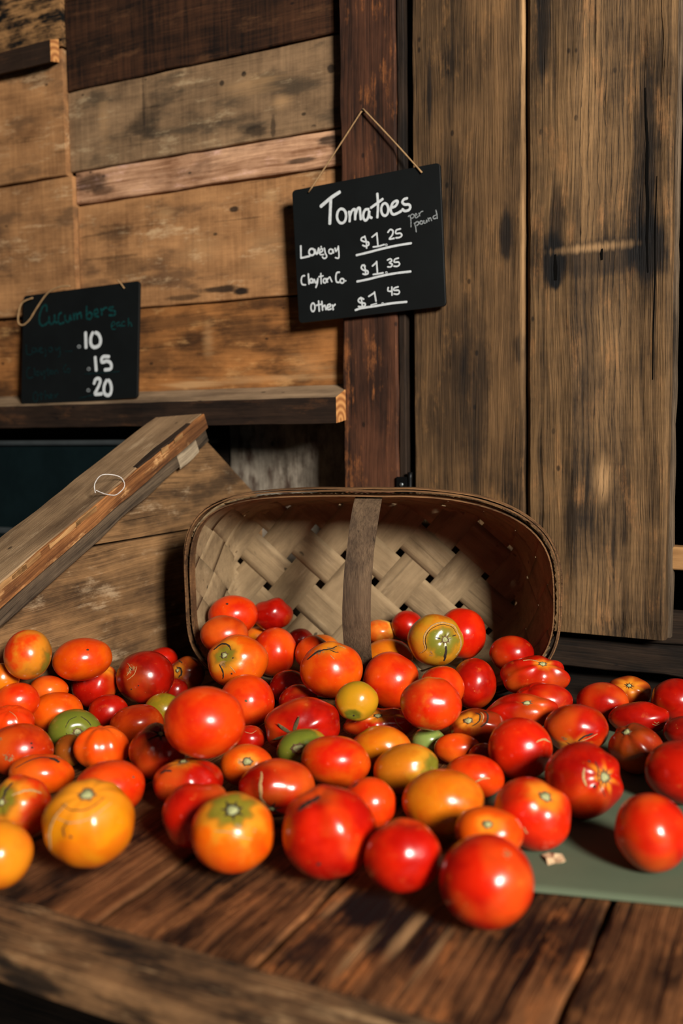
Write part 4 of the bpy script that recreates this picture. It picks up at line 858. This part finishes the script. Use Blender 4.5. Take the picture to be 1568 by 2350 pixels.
def tomato_mat(base, sh):
    if (base, sh) in _mc: return _mc[base, sh]
    w = NT('tomato skin ' + base + sh)
    p = w.coords()
    m, m2 = BASES[base]
    sat = lambda c: tuple(v * k_ for v, k_ in zip(lin(c)[:3], (0.85, 0.84, 0.75) if base in ('G', 'PG', 'DG') else (0.92, 0.86, 0.35))) + (1.0,)
    n1 = w.noise(p, 26, 3, 0.55, 0.3)
    c = w.mix(w.ramp(n1, 0.34, 0.68), sat(m), sat(m2))
    n2 = w.noise(p, 70, 4, 0.6)
    n3 = w.noise(p, 17, 2, 0.5)
    c = w.mix(w.math('MULTIPLY', w.ramp(n3, 0.50, 0.75), 0.34), c, lin((240, 120, 34)))
    c = w.mix(w.math('MULTIPLY', w.ramp(n2, 0.60, 0.78), 0.14), c, lin((244, 150, 60)))
    if SHO[sh] and base != 'PG':
        at = w.n('ShaderNodeAttribute', attribute_type='GEOMETRY', attribute_name='shoulder').outputs['Fac']
        f = w.math('ADD', at, w.math('MULTIPLY', w.math('SUBTRACT', n1, 0.5), 0.9))
        f = w.math('ADD', f, w.math('MULTIPLY', w.math('SUBTRACT', n2, 0.5), 0.45))
        c = w.mix(w.math('MULTIPLY', w.ramp(f, 0.16, 0.80), 0.9 if sh == 'g' else 0.7), c, lin(SHO[sh]))
        if sh == 'g':
            ring = w.math('MULTIPLY', w.ramp(f, 0.02, 0.34), w.ramp(f, 0.38, 0.66, 1.0, 0.0))
            c = w.mix(w.math('MULTIPLY', ring, 0.55), c, lin((214, 150, 36)))
    ck = w.n('ShaderNodeAttribute', attribute_type='GEOMETRY', attribute_name='cork').outputs['Fac']
    ckn = w.noise(p, 210, 5, 0.7)
    cf = w.ramp(w.math('ADD', ck, w.math('MULTIPLY', w.math('SUBTRACT', ckn, 0.5), 1.3)), 0.42, 0.58)
    c = w.mix(w.math('MULTIPLY', cf, 0.9), c, w.mix(w.ramp(ckn, 0.4, 0.6), lin((42, 30, 20)), lin((150, 112, 66))))
    # small pale freckles
    vr = w.n('ShaderNodeTexVoronoi'); w.set(vr.inputs['Vector'], p); vr.inputs['Scale'].default_value = 130
    fk = w.math('MULTIPLY', w.ramp(vr.outputs[0], 0.05, 0.11, 1.0, 0.0), w.ramp(n2, 0.5, 0.7))
    c = w.mix(w.math('MULTIPLY', fk, 0.5), c, lin((240, 170, 90)))
    w.t.links.new(c, w.b.inputs['Base Color'])
    rg = w.math('ADD', w.math('MULTIPLY', cf, 0.45), w.ramp(w.noise(p, 55, 4, 0.6), 0.3, 0.7, 0.19, 0.30))
    w.t.links.new(rg, w.b.inputs['Roughness'])
    w.b.inputs['Specular IOR Level'].default_value = 0.5
    w.b.inputs['Coat Weight'].default_value = 0.0
    h = w.math('ADD', w.math('MULTIPLY', w.noise(p, 60, 3, 0.5), 0.5), w.math('MULTIPLY', cf, w.math('MULTIPLY', ckn, 0.8)))
    w.bump(h, 0.12, 0.004)
    _mc[base, sh] = w.m
    return w.m

# extra marks: id -> list of (kind, width, [(x,y)...]) in disc units, y down.  kinds: d dark cork ridge, p pale cork ridge, k cork patch (width = radius), o tiny blossom dot
MARKS = {
 2: [('o', .05, [(.2, -.39)])], 23: [('o', .05, [(.67, -.24)])], 30: [('o', .06, [(-.2, -.58)])], 36: [('o', .05, [(-.03, 0)])], 86: [('k', .3, [(-.2, -.2)])],
 6: [('k', .36, [(-.5, -.28)]), ('k', .4, [(.55, .68)]), ('p', .02, [(-.62, -.5), (-.5, -.3), (-.62, -.05)]), ('d', .03, [(-.55, -.35), (-.45, -.25)]), ('p', .02, [(-.3, -.38), (-.38, -.1), (-.6, .1)]), ('o', .03, [(-.45, .42)]), ('o', .025, [(-.22, .3)])],
 8: [('d', .1, [(-.66, -.4), (-.4, -.3), (-.35, .03), (-.5, .2)]), ('d', .06, [(-.5, -.75), (-.3, -.6)])],
 17: [('d', .022, [(-.33, -.1), (-.2, -.45), (.05, -.62)]), ('d', .03, [(.2, -.62), (.45, -.42), (.6, -.2)]), ('d', .03, [(-.3, .15), (-.22, .3), (-.1, .42)]), ('d', .02, [(-.38, .3), (-.25, .45)]), ('k', .12, [(-.3, .35)])],
 18: [('k', .34, [(-.35, .25)]), ('k', .3, [(-.7, -.35)]), ('o', .04, [(.3, -.25)]), ('o', .035, [(.33, -.1)])],
 21: [('d', .05, [(-.35, -.4), (-.1, -.52), (.1, -.6)]), ('d', .06, [(-.05, -.7), (.25, -.6)])],
 22: [('d', .03, [(-.8, -.3), (-.4, -.66), (.08, -.84), (.4, -.78)]), ('d', .09, [(.2, -.8), (.38, -.72), (.5, -.55)])],
 24: [('p', .06, [(-.3, -.36), (.07, -.5), (.37, -.52), (.62, -.42)]), ('d', .06, [(-.62, -.2), (-.5, -.5), (-.3, -.76)]), ('k', .25, [(-.55, -.2)])],
 25: [('p', .035, [(-.5, -.42), (-.72, -.12), (-.8, .2), (-.76, .6)]), ('p', .03, [(-.72, -.12), (-.41, 0), (-.04, -.07), (.16, -.2), (.42, -.42)]), ('d', .03, [(-.44, -.03), (-.54, .13), (-.48, .3)]), ('d', .025, [(-.62, -.42), (-.4, -.28), (-.04, -.3), (.28, -.56)]), ('o', .035, [(-.35, .3)])],
 27: [('d', .07, [(-.73, -.45), (-.58, -.53), (-.42, -.5)]), ('k', .42, [(-.15, -.85)])],
 29: [('p', .03, [(-.42, -.04), (0, 0), (.27, .12), (.44, .15)]), ('k', .16, [(.12, -.2)])],
 35: [('d', .05, [(-.72, -.5), (-.5, -.7), (-.25, -.62), (-.2, -.45)]), ('d', .04, [(-.6, .05), (-.5, .35), (-.52, .6)]), ('k', .3, [(-.5, .05)]), ('p', .02, [(-.25, .15), (-.1, .38)]), ('o', .03, [(-.15, -.15)]), ('o', .035, [(-.22, .42)])],
 40: [('d', .05, [(-.72, -.42), (-.4, -.66), (-.05, -.78), (.25, -.86)]), ('k', .36, [(-.35, -.66)]), ('k', .3, [(.05, -.8)]), ('d', .03, [(0, -.75), (.15, -.62), (.28, -.6)]), ('p', .02, [(0, -.5), (.12, -.34)]), ('p', .02, [(.3, -.86), (.5, -.7)])],
 43: [('k', .25, [(-.3, .28)])],
 44: [('o', .06, [(-.15, .78)])],
 49: [('p', .05, [(-.54, .5), (-.37, .33), (-.4, 0), (-.29, -.34), (-.06, -.57), (.28, -.65), (.61, -.57), (.82, -.29), (.9, .05), (.88, .36), (.72, .58)]), ('d', .02, [(-.48, .5), (-.31, .33), (-.34, 0), (-.23, -.32), (0, -.5), (.28, -.58), (.58, -.5), (.76, -.26)]), ('d', .07, [(.39, .22), (.36, .5), (.3, .76)]), ('d', .03, [(.62, -.15), (.76, -.2)]), ('d', .03, [(.02, -.1), (.2, -.05)]), ('k', .22, [(-.15, .5)])],
 57: [('k', .25, [(.2, -.45)]), ('k', .2, [(.3, -.6)])],
 58: [('d', .05, [(-.05, -.78), (.1, -.6), (.05, -.26), (-.2, -.04)]), ('d', .06, [(.26, -.84), (.38, -.52), (.28, -.17), (.1, 0)]), ('p', .03, [(.12, -.8), (.22, -.55), (.16, -.25)])],
 64: [('p', .07, [(-.02, .33), (.25, .06), (.5, 0)])],
 65: [('p', .05, [(.48, -.2), (.72, -.29), (.92, -.2)])],
 66: [('d', .07, [(.05, .5), (.26, .3), (.5, .2)]), ('p', .02, [(.02, .56), (.3, .42), (.62, .2)]), ('k', .2, [(-.4, .4)])],
 67: [('d', .03, [(.42, -.42), (.46, -.2), (.4, .07), (.44, .5)]), ('p', .06, [(.1, -.28), (.03, -.05), (.05, .16)]), ('o', .05, [(.24, .2)]), ('o', .04, [(.28, -.45)])],
 70: [('p', .02, [(.45, .2), (.55, .3), (.62, .22)]), ('p', .02, [(.4, .34), (.52, .42), (.66, .34)])],
 76: [('p', .035, [(-.14, .42), (-.08, .52), (-.02, .56)])],
 79: [('k', .22, [(.46, -.55)])],
 81: [('d', .1, [(-.63, -.44), (-.43, -.64), (-.2, -.82)]), ('k', .3, [(-.45, -.62)]), ('o', .05, [(-.2, .66)])],
 85: [('p', .07, [(-.4, -.5), (-.43, .0), (-.39, .45), (-.22, .8)]), ('k', .22, [(-.2, .8)])],
 87: [('p', .03, [(-.3, -.5), (.1, -.4), (.4, -.6)])],
 53: [('p', .03, [(-.3, -.72), (0, -.8), (.25, -.7)])], 59: [('p', .03, [(.45, -.35), (.55, 0), (.7, .3)])],
 82: [('d', .03, [(-.6, -.6), (-.4, -.75)])], 5: [('k', .3, [(.25, -.78)])], 16: [('p', .02, [(-.1, -.7), (.2, -.3), (.3, .2)])],
 63: [('k', .18, [(.86, .2)])], 1: [('k', .2, [(.6, .75)])], 14: [('k', .2, [(-.1, .3)])]}
LOBES = {25: (9, .022), 20: (7, .075), 16: (9, .03), 53: (6, .09), 59: (5, .10), 28: (4, .09), 31: (4, .10), 57: (4, .09), 56: (5, .08), 80: (3, .05), 81: (5, .035), 67: (6, .06), 76: (4, .06), 43: (6, .05), 58: (6, .05), 71: (6, .06), 85: (5, .06), 46: (4, .05), 50: (4, .04), 27: (7, .04), 5: (6, .05), 21: (6, .05), 24: (7, .035), 60: (5, .05), 70: (5, .05), 55: (6, .035), 69: (6, .04), 40: (4, .04), 35: (5, .04), 29: (6, .02), 22: (4, .05), 8: (5, .05)}
NOSTEM = {1, 6, 20, 16, 28, 56, 55, 63, 44, 81, 22, 40, 80}
SPIKES = {43: (7, .55, M_SEPAL), 49: (9, .16, M_CORKB), 84: (8, .10, M_CORKB), 66: (6, .2, M_CORKD), 21: (6, .32, M_CORKD), 29: (7, .17, M_CORKD), 69: (10, .22, M_CORKD), 67: (10, .16, M_CORKB), 85: (6, .3, M_CORKD), 17: (8, .08, M_CORKB)}

class Tom:
    def __init__(self, i, loc, R, tilt, stem):
        self.i = i
        self.loc = Vector(loc)
        zc = (CAM - self.loc).normalized()
        xr = (CR - zc * CR.dot(zc)).normalized(); yu = zc.cross(xr)
        t = -math.radians(tilt)
        x2 = xr * math.cos(t) + yu * math.sin(t); y2 = zc.cross(x2)
        self.M = Matrix(((x2.x, y2.x, zc.x, loc[0]), (x2.y, y2.y, zc.y, loc[1]), (x2.z, y2.z, zc.z, loc[2]), (0, 0, 0, 1)))
        self.R = np.array(R)
        rnd = random.Random(i * 13 + 5)
        self.rnd = rnd
        if stem is None:
            a = rnd.uniform(0, 2 * math.pi)
            s = Vector((math.cos(a) * .8, abs(math.sin(a)) * .5 * rnd.choice((-1, 1)), -0.75))
        else:
            sx, sy = stem[0], -stem[1]
            zz = math.sqrt(max(0.02, 1 - sx * sx - sy * sy))
            if len(stem) == 3: zz = -zz * 0.8
            s = Vector((sx, sy, zz))
        s.normalize()
        self.s = np.array(s)
        e1 = s.orthogonal().normalized(); e2 = s.cross(e1)
        self.e1 = np.array(e1); self.e2 = np.array(e2)
        self.dim = 0.10 if stem is not None else 0.08
        self.k, self.A = LOBES.get(i, (rnd.choice((4, 5, 6)), rnd.uniform(0.008, 0.022)))
        self.ph = rnd.uniform(0, 6.28)
        self.off = rnd.uniform(0, 40)
        self.namp = 0.022
    def surf(self, d):
        d = np.asarray(d, float); d = d / np.linalg.norm(d, axis=1)[:, None]
        ct = np.clip(d @ self.s, -1, 1); th = np.arccos(ct)
        ph = np.arctan2(d @ self.e2, d @ self.e1)
        st = np.sin(th)
        lob = np.cos(self.k * ph + self.ph + 0.5 * np.sin(2 * ph)) + 0.35 * np.cos((self.k + 2) * ph + 2 * self.ph)
        rad = 1 - self.dim * np.exp(-(th / 0.30) ** 2) - 0.035 * np.exp(-((math.pi - th) / 0.35) ** 2)
        rad += self.A * lob * st ** 1.3 * (np.exp(-(th / 1.35) ** 2) * 0.75 + 0.3)
        nz = np.array([noise.noise(Vector((float(a) * 1.25 + self.off, float(b) * 1.25, float(c) * 1.25))) for a, b, c in d])
        rad += self.namp * nz
        return d * rad[:, None] * self.R, th, ph
    def disc(self, x, y):
        y = -y
        r2 = min(0.97, x * x + y * y)
        return (x, y, math.sqrt(1 - r2))

def build_tomato(row, name='tomato', group='tomatoes on the display table'):
    i, x, y, z, RX, RY, RZ, tilt, base, sh, stem, label = row
    T = Tom(i, (x, y, z), (RX, RY, RZ), tilt, stem)
    nt, np_ = 34, 52
    dirs = [T.s]
    for a in range(1, nt):
        th = math.pi * (a / nt)
        for b in range(np_):
            ph = 2 * math.pi * b / np_
            dirs.append(math.cos(th) * T.s + math.sin(th) * (math.cos(ph) * T.e1 + math.sin(ph) * T.e2))
    dirs.append(-T.s)
    V, th, ph = T.surf(dirs)
    Fc = []
    for b in range(np_): Fc.append((0, 1 + b, 1 + (b + 1) % np_))
    for a in range(nt - 2):
        for b in range(np_):
            p = 1 + a * np_ + b; q = 1 + a * np_ + (b + 1) % np_
            Fc.append((p, p + np_, q + np_, q))
    last = len(dirs) - 1
    for b in range(np_): Fc.append((last, 1 + (nt - 2) * np_ + (b + 1) % np_, 1 + (nt - 2) * np_ + b))
    V[:, :] = V
    o = link(name, V.tolist(), Fc, tomato_mat(base, sh), None, T.M, smooth=True)
    ext = {29: 0.85, 49: 0.85, 17: 2.2, 84: 1.6, 63: 0.75, 55: 0.55, 24: 0.7, 25: 0.9, 35: 0.6, 1: 1.7, 14: 0.8, 67: 0.42, 69: 0.8, 53: 0.4, 43: 0.5, 66: 0.7, 76: 0.55}.get(i, 0.5)
    sa = {67: 0.22, 66: 0.2, 69: 0.2, 29: 0.14}.get(i, 0.05)
    spk = 1 - sa + sa * np.cos(7 * ph + T.ph)
    shv = np.clip(np.exp(-(th / (ext * spk)) ** 2), 0, 1)
    cork = np.zeros(len(dirs))
    D = np.asarray(dirs)
    for kind, wd, pl in MARKS.get(i, ()):
        if kind == 'k':
            c = np.array(T.disc(*pl[0])); dist = np.linalg.norm(D - c, axis=1)
            cork = np.maximum(cork, 0.62 * np.exp(-(dist / (wd * 0.75)) ** 2))
    for nm, arr in (('shoulder', shv), ('cork', cork)):
        at = o.data.attributes.new(nm, 'FLOAT', 'POINT'); at.data.foreach_set('value', arr.astype(np.float32))
    tag(o, label, 'tomato', group)
    lift = 0.00035
    def place(dv, up):
        P, _, _ = T.surf([dv]); P = P[0]
        n_ = P / (T.R ** 2); n_ = n_ / np.linalg.norm(n_)
        return Vector(P + n_ * up)
    # raised scars
    for kind, wd, pl in MARKS.get(i, ()):
        Rm = (RX + RY) / 2
        if kind in 'dp' and len(pl) > 1:
            sp = smooth_path([(a, b, 0) for a, b in pl], 5)
            VV, FF = [], []
            m_ = len(sp)
            for q, p in enumerate(sp):
                d = sp[min(q + 1, m_ - 1)] - sp[max(q - 1, 0)]; d.normalize()
                nn = Vector((-d.y, d.x, 0))
                h = wd / 2 * (0.25 + 0.9 * math.sin(math.pi * (q + 0.4) / m_) ** 0.6) * (1 + 0.45 * noise.noise(Vector((q * 0.9, i, wd * 50))))
                p = p + nn * wd * 0.35 * noise.noise(Vector((q * 0.7 + 9, i * 3.3, 0)))
                for s_, up in ((-1, 0.0001), (-0.5, lift * 1.6), (0, lift * 1.0), (0.5, lift * 1.6), (1, 0.0001)):
                    a = p + nn * h * s_
                    VV.append(place(T.disc(a.x, a.y), up))
            for q in range(m_ - 1):
                for k in range(4):
                    a = q * 5 + k
                    FF.append((a, a + 5, a + 6, a + 1))
            link('crack', VV, FF, M_CORKD if kind == 'd' else M_CORKP, o, T.M, smooth=True)['label'] = 'dark corky crack' if kind == 'd' else 'pale healed crack'
        elif kind == 'o':
            c = T.disc(*pl[0]); cv = Vector(c); a1 = cv.orthogonal().normalized(); a2 = cv.cross(a1)
            VV = [place(c, lift * 2)]
            for k in range(9):
                t = 2 * math.pi * k / 9; rr = wd * (0.7 + 0.5 * T.rnd.random())
                VV.append(place(cv + (a1 * math.cos(t) + a2 * math.sin(t)) * rr, 0.0001))
            link('blossom_scar', VV, [(0, 1 + k, 1 + (k + 1) % 9) for k in range(9)], M_CORKD if i not in (23, 36) else M_CORKB, o, T.M, smooth=True)
    # stem scar
    if stem is not None and i not in NOSTEM and len(stem) == 2:
        sv = Vector(T.s); e1, e2 = Vector(T.e1), Vector(T.e2)
        ns, ln, sm_ = SPIKES.get(i, (6, 0.07, M_CORKB))
        VV, FF, mi = [], [], []
        n_ = 48
        r0 = {43: .07, 29: .18, 25: .17, 67: .15, 84: .27, 17: .17, 86: .19, 78: .15, 76: .16, 71: .16, 58: .17, 49: .13}.get(i, .12)
        radii = (0.0, r0 * 0.55, r0 * 0.75, r0, r0 * 1.35)
        VV.append(place(sv, 0.0028))
        for q, rr in enumerate(radii[1:]):
            for k in range(n_):
                t = 2 * math.pi * k / n_
                w_ = rr * (1 + 0.10 * math.sin(3 * t + i))
                if q == 3:
                    c_ = max(0.0, math.cos(ns * t + i)) ** 3
                    w_ = r0 * 1.02 + ln * c_ * (0.9 + 0.25 * math.sin(2 * t + i * 1.7))
                up = (0.0026, 0.0004, 0.0013, 0.0002)[q] * min(1.0, r0 / 0.12)
                VV.append(place(sv * math.cos(w_) + (e1 * math.cos(t) + e2 * math.sin(t)) * math.sin(w_), up))
        for k in range(n_):
            FF.append((0, 1 + k, 1 + (k + 1) % n_)); mi.append(0)
        for q in range(3):
            for k in range(n_):
                a = 1 + q * n_ + k; b = 1 + q * n_ + (k + 1) % n_
                FF.append((a, a + n_, b + n_, b)); mi.append(0 if q == 0 else 1)
        link('stem_scar', VV, FF, None, o, T.M, smooth=True, mats=[M_STEMC, sm_], mi=mi)
        if i == 43:
            for k in range(6):
                t = 2 * math.pi * k / 6 + 0.4
                dr = e1 * math.cos(t) + e2 * math.sin(t); sdv = sv.cross(dr)
                VV = []
                L_ = 0.62 * (0.8 + 0.5 * T.rnd.random())
                for q in range(7):
                    u = q / 6; ww = 0.055 * math.sin(math.pi * (0.12 + 0.88 * u)) ** 0.8 * (1 if u < 1 else 0.1)
                    for s_ in (-1, 0, 1):
                        dv = sv + dr * (0.05 + L_ * u) + sdv * ww * s_
                        VV.append(place(dv, 0.0016 + 0.005 * u * u - 0.001 * abs(s_)))
                link('sepal', VV, [(q * 3 + a, q * 3 + a + 1, q * 3 + a + 4, q * 3 + a + 3) for q in range(6) for a in (0, 1)], M_SEPAL, o, T.M, smooth=True)
    return o

for row in TOMATOES:
    build_tomato(row)
for k, (x, y, z, r) in enumerate(BURIED):
    row = (200 + k, x, y, z, r, r * 0.92, r, 0, ('R', 'OR', 'DR')[k % 3], 'n', None, 'red tomato buried under the heap, hidden by those piled on it')
    build_tomato(row, group='tomatoes buried inside the heap')
